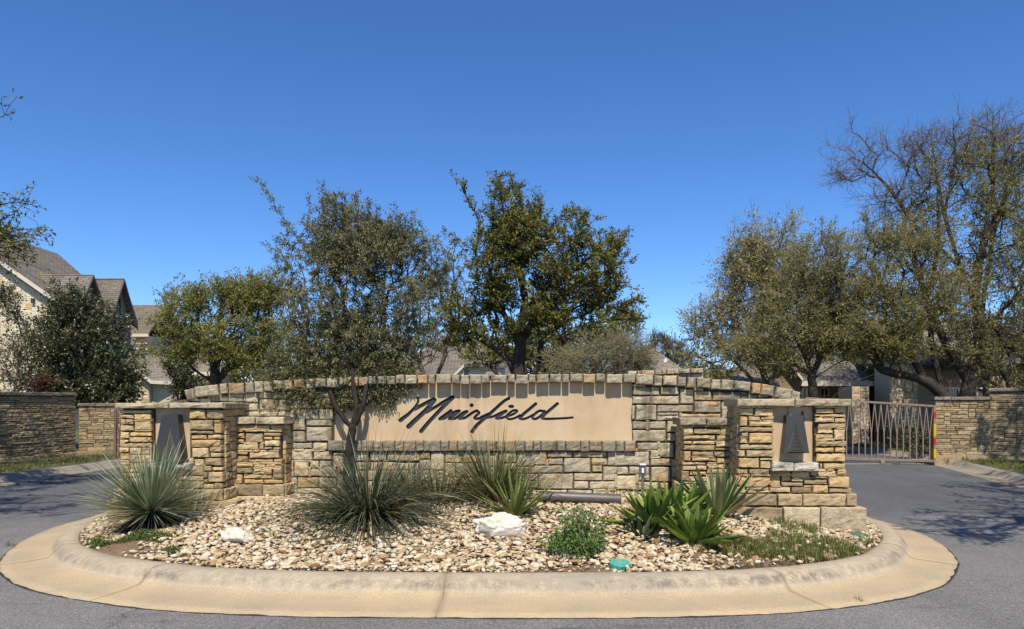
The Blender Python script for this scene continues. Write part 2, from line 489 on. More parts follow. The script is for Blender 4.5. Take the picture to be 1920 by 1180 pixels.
M['blade_green'] = mat_leaf('red_yucca_blade', (0.035, 0.045, 0.022), (0.085, 0.10, 0.05), (0.26, 0.24, 0.13), 0.12, 0.45)
M['blade_olive'] = mat_leaf('olive_grass_blade', (0.05, 0.06, 0.02), (0.13, 0.14, 0.05), (0.32, 0.29, 0.13), 0.2, 0.45)
M['blade_dry'] = mat_leaf('dry_grass_blade', (0.07, 0.055, 0.028), (0.17, 0.135, 0.07), (0.34, 0.27, 0.15), 0.2, 0.6)
M['dead_blade'] = mat_leaf('dead_dark_blade', (0.012, 0.009, 0.007), (0.03, 0.022, 0.016), (0.12, 0.09, 0.06), 0.05, 0.8)
M['lawn_blade'] = mat_leaf('lawn_blade', (0.055, 0.07, 0.014), (0.15, 0.165, 0.036), (0.34, 0.30, 0.10), 0.25, 0.5)
M['sotol_fine'] = mat_leaf('sotol_fine_leaf', (0.08, 0.11, 0.04), (0.215, 0.245, 0.115), (0.47, 0.48, 0.33), 0.12, 0.4, 0.5)
M['sotol'] = mat_blade('sotol_leaf', 0.75, 1.15, 0.42, 0.12, 0.5)
M['agave'] = mat_blade('agave_leaf', 0.7, 1.2, 0.52, 0.18, 0.3)
M['roof'] = mat_shingle('brown_shingle', (0.155, 0.13, 0.10), (0.21, 0.177, 0.14), None)
M['roof_grey'] = mat_shingle('grey_shingle', (0.215, 0.18, 0.14), (0.265, 0.225, 0.175), None)
M['trim'] = mat_simple('cream_trim', (0.62, 0.54, 0.42), 0.6, 0.12, 3, 0.02)
M['dark_trim'] = mat_simple('brown_soffit', (0.16, 0.125, 0.095), 0.7, 0.2, 3, 0.02)
M['cream'] = mat_simple('cream_stucco', (0.60, 0.50, 0.33), 0.9, 0.12, 2, 0.1)
M['tanwall'] = mat_simple('tan_house_stucco', (0.32, 0.235, 0.15), 0.9, 0.3, 2, 0.15)
M['garage'] = mat_simple('beige_garage_door', (0.52, 0.43, 0.29), 0.6, 0.1, 2, 0.02)
m_, n_, l_, b_ = new_mat('window_glass')
b_.inputs['Base Color'].default_value = (0.03, 0.035, 0.04, 1); b_.inputs['Roughness'].default_value = 0.08
b_.inputs['Specular IOR Level'].default_value = 0.7
M['glass'] = m_
M['shade_dark'] = mat_simple('porch_shade_colour', (0.05, 0.035, 0.025), 0.8, 0.3, 3, 0.05)  # near-black colour that paints in the shade of the porch
# ------------------------------------------------------------------ ground, road, island kerb
g = MB()
for x0, x1, y0, y1 in ((-400, -9.9, -60, 700), (10.9, 400, -60, 700), (-9.9, 10.9, 42, 700), (-9.9, 10.9, -400, -60)):
    g.poly([(x0, y0, 0.0), (x1, y0, 0.0), (x1, y1, 0.0), (x0, y1, 0.0)])
tag(g.build('ground', M['lawn']), kind='structure')
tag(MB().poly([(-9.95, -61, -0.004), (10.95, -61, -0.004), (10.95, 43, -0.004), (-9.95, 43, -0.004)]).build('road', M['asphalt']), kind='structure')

def catmull(pts, n, closed=True):
    out = []; m = len(pts)
    for i in range(m if closed else m - 1):
        p0, p1, p2, p3 = (pts[(i + k) % m] if closed else pts[min(max(i + k, 0), m - 1)] for k in (-1, 0, 1, 2))
        for j in range(n):
            t = j / n
            out.append([0.5 * (2 * b + (c - a) * t + (2 * a - 5 * b + 4 * c - d) * t * t + (3 * b - a - 3 * c + d) * t ** 3)
                        for a, b, c, d in zip(p0, p1, p2, p3)])
    if not closed: out.append(list(pts[-1]))
    return np.array(out)

OUT = catmull([(-0.4, 5.34), (0.4, 5.33), (1.3, 5.37), (2.17, 5.5), (2.93, 5.79), (3.53, 6.18), (3.9, 6.57), (4.38, 7.3), (4.74, 8.27),
               (4.84, 9.15), (4.75, 10.0), (4.25, 11.2), (3.2, 12.3), (1.5, 13), (-1, 13.2), (-3, 12.9), (-4.6, 12.0), (-5.4, 11.0),
               (-5.68, 10.0), (-5.62, 8.9), (-5.3, 7.85), (-4.85, 7.0), (-4.37, 6.45), (-3.84, 6.05), (-3.3, 5.79), (-2.6, 5.53), (-1.6, 5.38)], 14)
def normals_in(P):
    T = np.roll(P, -1, 0) - np.roll(P, 1, 0)
    T /= np.linalg.norm(T, axis=1)[:, None]
    return np.stack([-T[:, 1], T[:, 0]], 1)          # counter-clockwise: left is inward
NIN = normals_in(OUT)
for _ in range(12): NIN = (np.roll(NIN, 1, 0) + NIN * 2 + np.roll(NIN, -1, 0)) / 4
NIN /= np.linalg.norm(NIN, axis=1)[:, None]
NIN *= (1 - .22 * NIN[:, :1] ** 2)                     # the gutter narrows at both ends
PROFILE = [(-0.005, -0.05), (0.0, 0.006), (0.12, 0.010), (0.30, 0.016), (0.43, 0.026), (0.475, 0.042), (0.51, 0.075), (0.545, 0.112), (0.58, 0.136), (0.625, 0.148), (0.70, 0.150), (0.775, 0.147), (0.79, 0.135), (0.79, 0.02)]
def nearest_on(P, xy): return int(np.argmin(((P - np.array(xy)) ** 2).sum(1)))
def at_px(px, py, z=0.0):
    d = F * (H - z) / (py - HZ)
    return ((px - CX) / F * d, d)
joints = sorted({nearest_on(OUT + NIN * 0.5, at_px(*q, 0.05)) for q in ((232, 1098), (822, 1112), (1450, 1090), (1690, 1040), (112, 1040))} |
                {nearest_on(OUT, q) for q in ((4.5, 10.8), (2.2, 12.8), (-0.6, 13.2), (-3.4, 12.8), (-5.3, 11.1))})
kerb = tag(thing('kerb', None, None, (-0.4, 9.2, 0)), kind='structure')
nO = len(OUT)
for a, b in zip(joints, joints[1:] + [joints[0] + nO]):
    V, Q = [], []
    idx = [i % nO for i in range(a, b + 1)]
    for k, i in enumerate(idx):
        p = OUT[i].copy()
        if k == 0 or k == len(idx) - 1:               # leave an open joint between two pours
            q = OUT[idx[1 if k == 0 else -2]]
            e = (q - p) / np.linalg.norm(q - p); p = p + e * 0.0045
        for j, (t, z) in enumerate(PROFILE):
            wob = 0.02 * mnoise.noise(Vector((p[0] * 5, p[1] * 5, 0))) + 0.012 * mnoise.noise(Vector((p[0] * 21, p[1] * 21, 3))) if j < 2 else 0.004 * mnoise.noise(Vector((p[0] * 3, p[1] * 3, j)))
            w = p + NIN[i] * (t + wob)
            V.append((w[0], w[1], z + (0.003 * mnoise.noise(Vector((w[0] * 4, w[1] * 4, 1))) if j > 1 else 0)))
    m_ = len(PROFILE)
    for k in range(len(idx) - 1):
        for j in range(m_ - 1):
            Q.append([k * m_ + j, (k + 1) * m_ + j, (k + 1) * m_ + j + 1, k * m_ + j + 1])
    for base, fl in ((0, 1), ((len(idx) - 1) * m_, 0)):      # end faces at the open joints
        b = len(V)
        V += [(v[0], v[1], -0.06) for v in V[base:base + m_]]
        for j in range(m_ - 1):
            q = [base + j, base + j + 1, b + j + 1, b + j]
            Q.append(q if fl else q[::-1])
    me = mesh_np('kerb_segment', V, Q, smooth=True)
    obj('kerb_segment', me, M['kerb'], kerb, world=True)
# dark filler deep in the joints
V, Q = [], []
for i in range(nO + 1):
    p, n_ = OUT[i % nO], NIN[i % nO]
    for t, z in ((0.02, -0.02), (0.40, -0.01), (0.60, 0.03), (0.66, 0.10), (0.76, 0.105)):
        w = p + n_ * t; V.append((w[0], w[1], z))
for i in range(nO):
    for j in range(4): Q.append([i * 5 + j, (i + 1) * 5 + j, (i + 1) * 5 + j + 1, i * 5 + j + 1])
obj('joint_filler', mesh_np('joint_filler', V, Q), M['dark_joint'], kerb, world=True)

# dark tar seam where the asphalt meets the gutter
V, Q = [], []
for i in range(nO + 1):
    p, n_ = OUT[i % nO], NIN[i % nO]
    wd = 0.010 + 0.014 * max(0, mnoise.noise(Vector((p[0] * 3.3, p[1] * 3.3, 7)))) + 0.02 * max(0, mnoise.noise(Vector((p[0] * 1.1, p[1] * 1.1, 3))))
    for t, z in ((-wd - .01, -.0025), (0.03, -.001)): V.append((*(p + n_ * t), z))
for i in range(nO): Q.append([i * 2, (i + 1) * 2, (i + 1) * 2 + 1, i * 2 + 1])
obj('tar_seam', mesh_np('tar_seam', V, Q), M['dark_joint'], kerb, world=True)

INN = OUT + NIN * 0.785
CEN = np.array([-0.4, 9.2])
ang = np.arctan2(INN[:, 1] - CEN[1], INN[:, 0] - CEN[0]); rad_ = np.hypot(INN[:, 0] - CEN[0], INN[:, 1] - CEN[1])
o_ = np.argsort(ang); ANG, RAD = ang[o_], rad_[o_]
ANG = np.concatenate([ANG[-1:] - 2 * np.pi, ANG, ANG[:1] + 2 * np.pi]); RAD = np.concatenate([RAD[-1:], RAD, RAD[:1]])
def r_edge(x, y): return np.interp(np.arctan2(y - CEN[1], x - CEN[0]), ANG, RAD)
def bed_z(x, y):
    d = r_edge(x, y) - np.hypot(x - CEN[0], y - CEN[1])
    t = np.clip(d / 2.3, 0, 1)
    z = 0.132 + 0.27 * t * t * (3 - 2 * t)
    return z + 0.075 * np.exp(-((x + 3.62) / .30) ** 2 - ((y - 7.05) / .42) ** 2) * np.clip(d / .15, 0, 1)   # an old ant mound in the left corner
V, Q = [], []
NS = 40; na = len(INN)
for s in range(NS + 1):
    f = (s / NS) ** 0.7
    for p in INN:
        w = CEN + (p - CEN) * f
        z = float(bed_z(w[0], w[1])) + (0.014 * mnoise.noise(Vector((w[0] * 2.2, w[1] * 2.2, 0))) + 0.006 * mnoise.noise(Vector((w[0] * 9, w[1] * 9, 5))) if s < NS else 0)
        V.append((w[0], w[1], z))
for s in range(NS):
    for i in range(na):
        j = (i + 1) % na
        Q.append([s * na + i, (s + 1) * na + i, (s + 1) * na + j, s * na + j])
bed = tag(obj('planting_bed', mesh_np('planting_bed', V, Q, smooth=True), M['bed']), kind='structure')

# ------------------------------------------------------------------ stonework
def stone_mesh(w, h, t, rough, c=None, name='stone'):
    nx = max(2, min(8, round(w / 0.05))); nz = max(2, min(5, round(h / 0.035)))
    c = (c if c is not None else min(0.010, h * 0.12)) * 0.75
    s = R.random() * 100
    V, Q = [], []
    jx = [R.uniform(-1, 1) * 0.004 for _ in range(4)]
    for k in range(nz + 1):
        for i in range(nx + 1):
            u, v = i / nx, k / nz
            x = (u - 0.5) * (w - 2 * c); z = (v - 0.5) * (h - 2 * c)
            edge = i in (0, nx) or k in (0, nz)
            b = (1 - (2 * u - 1) ** 4) * (1 - (2 * v - 1) ** 4)
            y = -rough * (0.35 + 0.22 * b) - rough * (0.95 * mnoise.noise(Vector((x * 13 + s, z * 19, s))) + 0.5 * mnoise.noise(Vector((x * 37 + s, z * 45, s)))) * (0.5 if edge else 1)
            if not edge:
                x += R.uniform(-0.25, 0.25) * w / nx; z += R.uniform(-0.25, 0.25) * h / nz
            else:
                x += R.uniform(-1, 1) * 0.0035; z += R.uniform(-1, 1) * 0.0035
            V.append((x, y, z))
    idx = lambda i, k: k * (nx + 1) + i
    for k in range(nz):
        for i in range(nx): Q.append([idx(i, k), idx(i + 1, k), idx(i + 1, k + 1), idx(i, k + 1)])
    ring = [idx(i, 0) for i in range(nx)] + [idx(nx, k) for k in range(nz)] + [idx(i, nz) for i in range(nx, 0, -1)] + [idx(0, k) for k in range(nz, 0, -1)]
    m = len(ring)
    for y in (c, t):
        b = len(V)
        for r in ring:
            x, _, z = V[r]
            fx, fz = w / max(w - 2 * c, 1e-4), h / max(h - 2 * c, 1e-4)
            V.append((x * fx, y, z * fz))
        prev = ring if y == c else list(range(b - m, b))
        for q in range(m):
            Q.append([prev[q], b + q, b + (q + 1) % m, prev[(q + 1) % m]])
    return mesh_np(name, V, Q)

def fill_stones(traced, x0, x1, z0, z1, ok, cell, hr, wr):
    """Random ashlar laid into whatever the traced stones leave free."""
    nx, nz = int(round((x1 - x0) / cell)), int(round((z1 - z0) / cell))
    occ = np.zeros((nx, nz), bool)
    for i in range(nx):
        for k in range(nz):
            x, z = x0 + (i + .5) * cell, z0 + (k + .5) * cell
            if not ok(x, z): occ[i, k] = True
    for a, b, c, d in traced:
        occ[max(0, int(round((a - x0) / cell))):max(0, int(round((b - x0) / cell))), max(0, int(round((c - z0) / cell))):max(0, int(round((d - z0) / cell)))] = True
    out = []
    for k in range(nz):
        i = 0
        while i < nx:
            if occ[i, k]: i += 1; continue
            run = 0
            while i + run < nx and not occ[i + run, k]: run += 1
            w = min(run, R.randint(*wr))
            if run - w < wr[0]: w = run if run <= wr[1] + 1 else max(wr[0], run // 2)
            hh = R.randint(*hr); h = 1
            while h < hh and k + h < nz and not occ[i:i + w, k + h].any(): h += 1
            # do not leave a sliver above
            if k + h < nz and not occ[i:i + w, k + h].any():
                free = 0
                while k + h + free < nz and not occ[i:i + w, k + h + free].any(): free += 1
                if free < hr[0]: h += free
            occ[i:i + w, k:k + h] = True
            if w * cell > 0.03 and h * cell > 0.02:
                out.append((x0 + i * cell, x0 + (i + w) * cell, z0 + k * cell, z0 + (k + h) * cell))
            i += w
    return out

def frame(O, a):
    u = np.array([math.cos(a), -math.sin(a)]); n = np.array([math.sin(a), math.cos(a)]); O = np.array(O[:2], float)
    def loc(px, py, yl=0.0):
        d = np.array([(px - CX) / F, 1.0])
        t = (yl + n @ O) / (n @ d)
        P = t * d
        return float(u @ (P - O)), H - (py - HZ) / F * t
    return loc

def trace(loc, rects, ox, oy, sc, yl=0.0):
    out = []
    for a, b, c, d in rects:
        x0, z1 = loc(ox + a / sc, oy + b / sc, yl); x1, z0 = loc(ox + c / sc, oy + d / sc, yl)
        out.append((x0, x1, z0, z1))
    return out

GOLD = [(0.60, 0.42, 0.20), (0.64, 0.475, 0.26), (0.54, 0.365, 0.165), (0.58, 0.43, 0.23), (0.48, 0.35, 0.19), (0.61, 0.43, 0.19)]
DULL = [(0.37, 0.275, 0.155), (0.32, 0.24, 0.14), (0.40, 0.30, 0.165)]
GREY = [(0.45, 0.385, 0.25), (0.51, 0.435, 0.28), (0.39, 0.33, 0.215), (0.31, 0.26, 0.17), (0.50, 0.41, 0.25), (0.42, 0.35, 0.225)]
WARM = [(0.55, 0.44, 0.265), (0.52, 0.405, 0.235), (0.48, 0.405, 0.275), (0.44, 0.375, 0.26), (0.57, 0.475, 0.31)]
RUSTY = [(0.47, 0.31, 0.145), (0.46, 0.325, 0.18)]
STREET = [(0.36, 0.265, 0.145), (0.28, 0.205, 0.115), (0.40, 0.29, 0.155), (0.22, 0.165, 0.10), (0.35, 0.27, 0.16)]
CAP = [(0.44, 0.365, 0.235), (0.38, 0.315, 0.21), (0.47, 0.38, 0.24)]

def pick(pal, dull=0.0, pal2=None):
    c = R.choice(pal2 if pal2 and R.random() < dull else pal)
    f = R.uniform(0.86, 1.12)
    return tuple(x * f for x in c)

def lay(parent, rects, mat, colour, y=0.0, t=0.1, rough=0.012, gap=0.007, name='stone', rz=0.0, at=None, c=None):
    """Each rect of a face becomes one stone object. at(x) -> local (x, y) of the face, default the front face."""
    for i, (x0, x1, z0, z1) in enumerate(rects):
        w, h = x1 - x0 - gap, z1 - z0 - gap
        if w < 0.012 or h < 0.012: continue
        yy = y + R.uniform(-1, 1) * rough * 0.6
        cx, cz = (x0 + x1) / 2, (z0 + z1) / 2
        px_, py_ = (cx, yy) if at is None else at(cx, yy)
        obj(name, stone_mesh(w, h, t, rough, c, name), mat, parent, (px_, py_, cz), (0, 0, rz), colour(cx, cz))

ROT = math.radians(3.5)
# ---- tall and low pillars
def pillar(name, label, O, loc, traced, x0, x1, zb, zt, depth, niche=None, caps=(), cap_z=(1.5, 1.59), feet=(), sill=None, group=None, hr=(2, 4), wr=(3, 9)):
    root = thing(name, label, 'stone pillar', (O[0], O[1], 0), -ROT, group)
    cell = 0.03
    def ok(x, z):
        if niche and niche[0] < x < niche[1] and niche[2] < z < niche[3]: return False
        return True
    col = lambda x, z: pick(GOLD, 0.10 + 0.25 * (z < 0.75), DULL)
    fill = fill_stones(traced, x0, x1, zb, zt, ok, cell, hr, wr)
    lay(root, traced, M['gold_stone'], col, 0.0, 0.09, 0.018, 0.010)
    lay(root, fill, M['gold_stone'], col, 0.0, 0.09, 0.018, 0.010)
    # returns on both flanks
    for sx, xf in ((1, x1), (-1, x0)):
        rects = fill_stones([], 0.085, depth, zb, zt, lambda x, z: True, 0.03, hr, wr)
        lay(root, rects, M['gold_stone'], col, 0.0, 0.07, 0.010, rz=sx * math.pi / 2,
            at=lambda c, yy, sx=sx, xf=xf: (xf - sx * yy, c))
    core = MB()
    if niche:
        core.box(x0 + .03, niche[0] - .002, 0.03, depth - .02, zb - .3, zt)
        core.box(niche[1] + .002, x1 - .03, 0.03, depth - .02, zb - .3, zt)
        core.box(niche[0] - .002, niche[1] + .002, 0.03, depth - .02, zb - .3, niche[2] - .01)
        core.box(niche[0] - .002, niche[1] + .002, 0.11, depth - .02, niche[2] - .01, zt)
        MB().box(niche[0] - .0015, niche[1] + .0015, 0.072, 0.108, niche[2] - .009, zt - .001).build('niche_panel', M['stucco'], root)
    else:
        core.box(x0 + .03, x1 - .03, 0.03, depth - .02, zb - .3, zt)
    core.build('core', M['mortar'], root)
    for a, b in caps:                                     # rock-faced slabs across the top, front row and flanks
        w, h = b - a, cap_z[1] - cap_z[0]
        o = obj('cap_stone', stone_mesh(w - .006, h, depth + 0.06, 0.016, 0.012), M['cap_stone'], root, ((a + b) / 2, -0.045 + R.uniform(-.006, .006), (cap_z[0] + cap_z[1]) / 2), color=pick(CAP))
    lid = MB().box(caps[0][0] + .012, caps[-1][1] - .012, -.03, depth + .02, cap_z[1] - .02, cap_z[1] - .004)
    lid.build('cap_bed', M['mortar'], root)
    for (a, b, c, d, y) in feet:
        for q in (('f', a, b),):
            rects = fill_stones([], a, b, c, d, lambda x, z: True, (d - c), (1, 1), (2, 5)) if not isinstance(y, tuple) else [r for r in y[1]]
            yy = y[0] if isinstance(y, tuple) else y
            lay(root, rects, M['gold_stone'], lambda x, z: pick([(0.53, 0.41, 0.25), (0.50, 0.37, 0.2), (0.55, 0.43, 0.27)], 0.15, DULL), yy, 0.2, 0.016, name='base_stone')
            for sx, xf in ((1, b), (-1, a)):
                lay(root, [(yy + 0.03, depth * 0.55, c, d), (depth * 0.55, depth + 0.02, c, d)], M['gold_stone'], lambda x, z: pick([(0.53, 0.41, 0.25), (0.50, 0.37, 0.2)]), 0.0, 0.12, 0.012,
                    name='base_stone', rz=sx * math.pi / 2, at=lambda cc, y2, sx=sx, xf=xf: (xf - sx * y2, cc))
            MB().box(a + .02, b - .02, yy + .03, depth, c - .15, d - .004).build('base_core', M['mortar'], root)
    if sill:
        for a, b in sill[0]:
            obj('sill_stone', stone_mesh(b - a - .004, sill[2] - sill[1], 0.17, 0.02, 0.014), M['cap_stone'], root, ((a + b) / 2, -0.075, (sill[1] + sill[2]) / 2), color=(0.52, 0.47, 0.37))
    return root

# right tall pillar
O = (3.09, 8.12); L = frame(O, ROT)
tr = trace(L, [(140,185,325,290),(333,185,590,287),(135,300,240,440),(247,300,405,358),(410,300,600,355),(250,365,598,442),(122,450,600,518),(145,525,240,585),(132,588,237,680),(248,530,578,678),(130,688,590,760),(103,768,200,862),(212,768,600,868),(105,875,395,1018),(400,878,600,910),(407,914,553,1025),(92,1025,245,1100),(250,1030,538,1105),
  (1180,190,1430,262),(1440,185,1598,260),(1228,270,1592,318),(1160,328,1430,388),(1440,325,1588,390),(1200,398,1588,470),(1200,485,1415,540),(1428,482,1585,632),(1165,548,1420,628),(1165,640,1600,722),(1165,730,1425,800),(1437,730,1592,800),(1185,812,1592,936),(1225,950,1270,1040),(1283,950,1590,1040),(1200,1050,1455,1120),(1467,1048,1605,1120)], 1370, 740, 7.377)
tr += trace(L, [(1120,752,1265,780),(1268,752,1395,800),(1400,752,1445,785),(885,780,1195,855),(1197,783,1265,820),(1268,803,1350,822),(1197,825,1350,858),(1352,806,1515,845),(1405,788,1520,804),(1522,788,1672,865),(885,858,950,890),(955,858,1112,892),(1115,860,1260,898),(1265,862,1408,903),(1410,848,1522,903),(1527,868,1688,903)], 1140, 680, 3.6875)
f1 = trace(L, [(880,905,1160,987),(1163,905,1333,987),(1336,905,1636,990),(1639,905,1714,990)], 1140, 680, 3.6875)
f2 = trace(L, [(870,992,1190,1135),(1193,992,1445,1135),(1448,992,1765,1135)], 1140, 680, 3.6875)
z_of = lambda py, yl=0.0, px=1488: L(px, py, yl)[1]
x_of = lambda px, yl=0.0: L(px, 800, yl)[0]
pillar('stone_pillar', 'golden stone pillar on the right with a louvred lantern in full view in its niche', O, L, tr, x_of(1387), x_of(1587), z_of(925), z_of(763), 0.62,
       niche=(x_of(1450), x_of(1527.5), z_of(867), z_of(762)), caps=[(x_of(1382, -.045), x_of(1490.5, -.045)), (x_of(1491, -.045), x_of(1597, -.045))], cap_z=(z_of(762), z_of(748.5)),
       feet=[(f1[0][0], f1[-1][1], f1[0][2], f1[0][3], (-0.05, f1)), (f2[0][0], f2[-1][1], f2[0][2] - .06, f2[0][3], (-0.10, [(a, b, c - .06, d) for a, b, c, d in f2]))],
       sill=([(x_of(1447, -.06), x_of(1488, -.06)), (x_of(1488, -.06), x_of(1535, -.06))], z_of(883), z_of(866.5)), group='stone pillars beside the sign')
RP = (O, L)

# left tall pillar
O = (-4.01, 8.66); L = frame(O, ROT)
tr = trace(L, [(795,118,950,210),(955,118,1120,208),(800,220,1028,318),(1032,218,1095,248),(1032,252,1105,350),(805,322,1028,355),(810,360,965,405),(972,360,1105,405),(812,408,1098,472),(820,485,985,582),(990,478,1105,528),(998,532,1105,578),(840,592,938,665),(942,585,1108,660),(930,670,1012,710),(1018,668,1115,708),(930,718,970,778),(975,718,1118,820),(930,785,970,825),(1035,825,1115,875),(930,835,1030,880),
  (125,122,430,160),(125,165,262,205),(265,162,428,218),(128,210,180,262),(185,210,260,262),(268,225,430,318),(125,268,258,325),(125,335,215,400),(220,335,430,378),(220,385,395,435),(160,440,430,485)], 200, 745, 5.13)
z_of = lambda py, yl=0.0, px=320: L(px, py, yl)[1]
x_of = lambda px, yl=0.0: L(px, 800, yl)[0]
xa, xb = x_of(224), x_of(417)
pillar('stone_pillar', 'golden stone pillar on the left behind the silvery spiky sotol', O, L, tr, xa, xb, z_of(916), z_of(766), 0.62,
       niche=(x_of(286), x_of(354), z_of(868), z_of(766)), caps=[(x_of(214, -.045), x_of(316, -.045)), (x_of(316.5, -.045), x_of(418, -.045)), (x_of(418.5, -.045), x_of(424, -.045))], cap_z=(z_of(766), z_of(756)),
       feet=[(xa - .05, xb + .045, z_of(937), z_of(916), -0.05), (xa - .10, xb + .10, z_of(937) - .26, z_of(937), -0.10)],
       sill=([(x_of(284, -.06), x_of(320, -.06)), (x_of(320, -.06), x_of(357, -.06))], z_of(880), z_of(868)), group='stone pillars beside the sign')
LP = (O, L)

# low pillars
O = (2.27, 8.62); L = frame(O, ROT)
tr = trace(L, [(520,445,590,490),(592,455,780,495),(523,502,742,536),(750,500,865,545),(520,540,580,565),(583,538,742,568),(745,548,865,585),(523,570,738,608),(740,590,865,610),(523,612,575,680),(580,615,730,648),(733,612,865,655),(578,655,745,682),(750,660,865,700),(515,685,678,708),(682,687,750,705),(515,712,685,745),(690,708,830,735),(505,750,562,820),(565,752,680,780)], 1140, 680, 3.6875)
z_of = lambda py, yl=0.0, px=1325: L(px, py, yl)[1]
x_of = lambda px, yl=0.0: L(px, 800, yl)[0]
xa, xb = x_of(1281), x_of(1375)
pillar('stone_pillar', 'low golden stone pillar on the right between sign and tall pillar, agaves before it', O, L, tr, xa, xb, z_of(908), z_of(797), 0.5,
       caps=[(x_of(1274.5, -.045), x_of(1325, -.045)), (x_of(1325.5, -.045), x_of(1379, -.045))], cap_z=(z_of(797.5), z_of(784.5)),
       feet=[(xa - .04, xb + .03, z_of(932), z_of(908), -0.05), (xa - .08, xb + .06, z_of(932) - .25, z_of(932), -0.09)], group='stone pillars beside the sign')
O = (-3.07, 8.98); L = frame(O, ROT)
tr = trace(L, [(1222,265,1570,325),(1575,265,1690,325),(1225,345,1325,398),(1335,342,1505,438),(1510,340,1678,375),(1512,380,1597,410),(1602,380,1670,410),(1520,415,1668,472),(1228,402,1322,445),(1232,450,1460,508),(1465,450,1512,505),(1512,478,1595,508),(1598,475,1665,508),(1200,520,1358,552),(1368,515,1658,590),(1232,560,1355,628),(1362,598,1600,628),(1605,592,1690,628),(1230,635,1410,672),(1412,638,1525,676),(1530,635,1690,678),(1202,675,1405,732),(1410,682,1590,725),(1598,685,1690,778),(1315,735,1590,785),(1205,742,1305,835),(1320,790,1508,832),(1512,790,1690,832)], 200, 745, 5.13)
z_of = lambda py, yl=0.0, px=485: L(px, py, yl)[1]
x_of = lambda px, yl=0.0: L(px, 800, yl)[0]
xa, xb = x_of(438), x_of(530)
pillar('stone_pillar', 'low golden stone pillar on the left between tall pillar and small tree', O, L, tr, xa, xb, z_of(908), z_of(795.5), 0.42,
       caps=[(x_of(434, -.045), x_of(478, -.045)), (x_of(478.5, -.045), x_of(533, -.045))], cap_z=(z_of(795.5), z_of(782.5)),
       feet=[(xa - .03, xb + .04, z_of(929), z_of(908), -0.05), (xa - .07, xb + .08, z_of(929) - .25, z_of(929), -0.09)], group='stone pillars beside the sign')

# ---- the sign wall
O = (0.0, 9.25); L = frame(O, 0.0)
wall = thing('sign_wall', 'wide curved-top stone entrance wall with carved script name on its stucco panel', 'sign wall', (O[0], O[1], 0), 0)
TOP = np.array([(345, 737), (362, 728), (400, 722), (430, 719), (480, 717), (560, 712), (640, 709), (700, 706), (780, 703.5), (980, 702.5), (1180, 702), (1232, 704), (1270, 706), (1300, 709), (1335, 711), (1378, 714), (1425, 720), (1460, 727), (1490, 735), (1505, 742)], float)
topx = np.array([L(px, py)[0] for px, py in TOP]); topz = np.array([L(px, py)[1] for px, py in TOP])
ztop = lambda x: float(np.interp(x, topx, topz))
CT = 0.103
zbot = lambda x: ztop(x) - CT - 0.02 * (1 if x > 1.3 or x < -2.2 else 0)
PX0, PZ1 = L(625, 716.5); PX1, PZ0 = L(1187, 828)
tr = trace(L, [(55,300,480,435),(498,300,785,425),(805,330,1020,570),(50,448,345,572),(358,445,788,575),(1030,370,1305,515),(1312,380,1760,520),(100,583,432,830),(440,583,1010,700),(1030,525,1450,710),(1460,530,1570,790),(440,745,785,835),(808,725,1450,795),(50,845,292,970),(302,845,582,970),(592,840,775,1020),(55,980,585,1165),(595,1030,740,1165)], 1180, 690, 8.427)
tr2 = trace(L, [(1245,0,1500,90),(1510,0,1690,180),(1405,95,1502,178),(890,100,1395,280),(1405,190,1665,282),(1410,292,1650,470),(1320,475,1505,575),(1512,480,1640,560),(1250,470,1320,575),(990,395,1245,570),(1000,290,1140,385),(1150,290,1395,385),(835,285,985,460),(705,275,828,355),(697,185,888,275),(365,185,690,360),(475,110,885,182),(165,105,470,182),(175,190,355,267),(0,100,160,270),(0,275,355,367),(485,367,830,460),(60,372,480,560),(485,462,665,560),(672,465,980,562)], 1000, 830, 6.4)
tr2 += trace(L, [(-200,570,410,690),(415,570,715,690),(720,575,1120,730),(1125,590,1400,730)], 1000, 830, 6.4, -0.03)
tr3 = trace(L, [(385,215,500,292),(510,215,605,295),(612,215,800,268),(490,300,607,355),(612,270,720,355),(725,270,850,355),(490,360,745,400),(750,360,850,400),(850,410,952,500),(958,415,1148,468),(858,505,952,588),(958,475,1148,582),(858,592,1005,635),(1010,590,1118,645),(860,648,1005,722),(1010,655,1150,718),(870,730,980,840),(985,728,1050,780),(1055,725,1150,780),(990,785,1090,840)], 330, 680, 3.933)
tr4 = trace(L, [(655,100,745,215),(465,155,540,220),(835,78,970,160),(975,78,1120,160),(1125,80,1410,160),(830,165,975,215),(980,165,1200,240)], 480, 830, 4.571)
traced = tr + tr2 + tr3 + tr4
LX0, LX1 = L(613, 836)[0], L(1193, 836)[0]; LZ1, LZ0 = L(900, 826.5)[1], L(900, 846)[1]
x_l, x_r = topx[0] + .02, topx[-1] - .02
def ok(x, z):
    if PX0 - .005 < x < PX1 + .005 and PZ0 < z: return False
    if LX0 < x < LX1 and LZ0 < z <= PZ0 + .02: return False
    return z < zbot(x) - 0.01
clip = []
for a, b, c, d in traced:
    d = min(d, zbot((a + b) / 2) - .004)
    if c < LZ0 < d and b > LX0 + .05 and a < LX1 - .05: d = LZ0 - .004
    if d - c > .03: clip.append((a, b, c, d))
traced = clip
fill = fill_stones(traced, x_l, x_r, 0.12, 1.9, ok, 0.045, (2, 4), (3, 9))
def wcol(x, z):
    if z < 0.95: return pick(WARM, 0.07, RUSTY)
    return pick(GREY, 0.05, RUSTY)
lay(wall, traced, M['grey_stone'], wcol, 0.0, 0.1, 0.014, 0.010, c=0.012)
lay(wall, fill, M['grey_stone'], wcol, 0.0, 0.1, 0.014, 0.010, c=0.012)
core = MB()
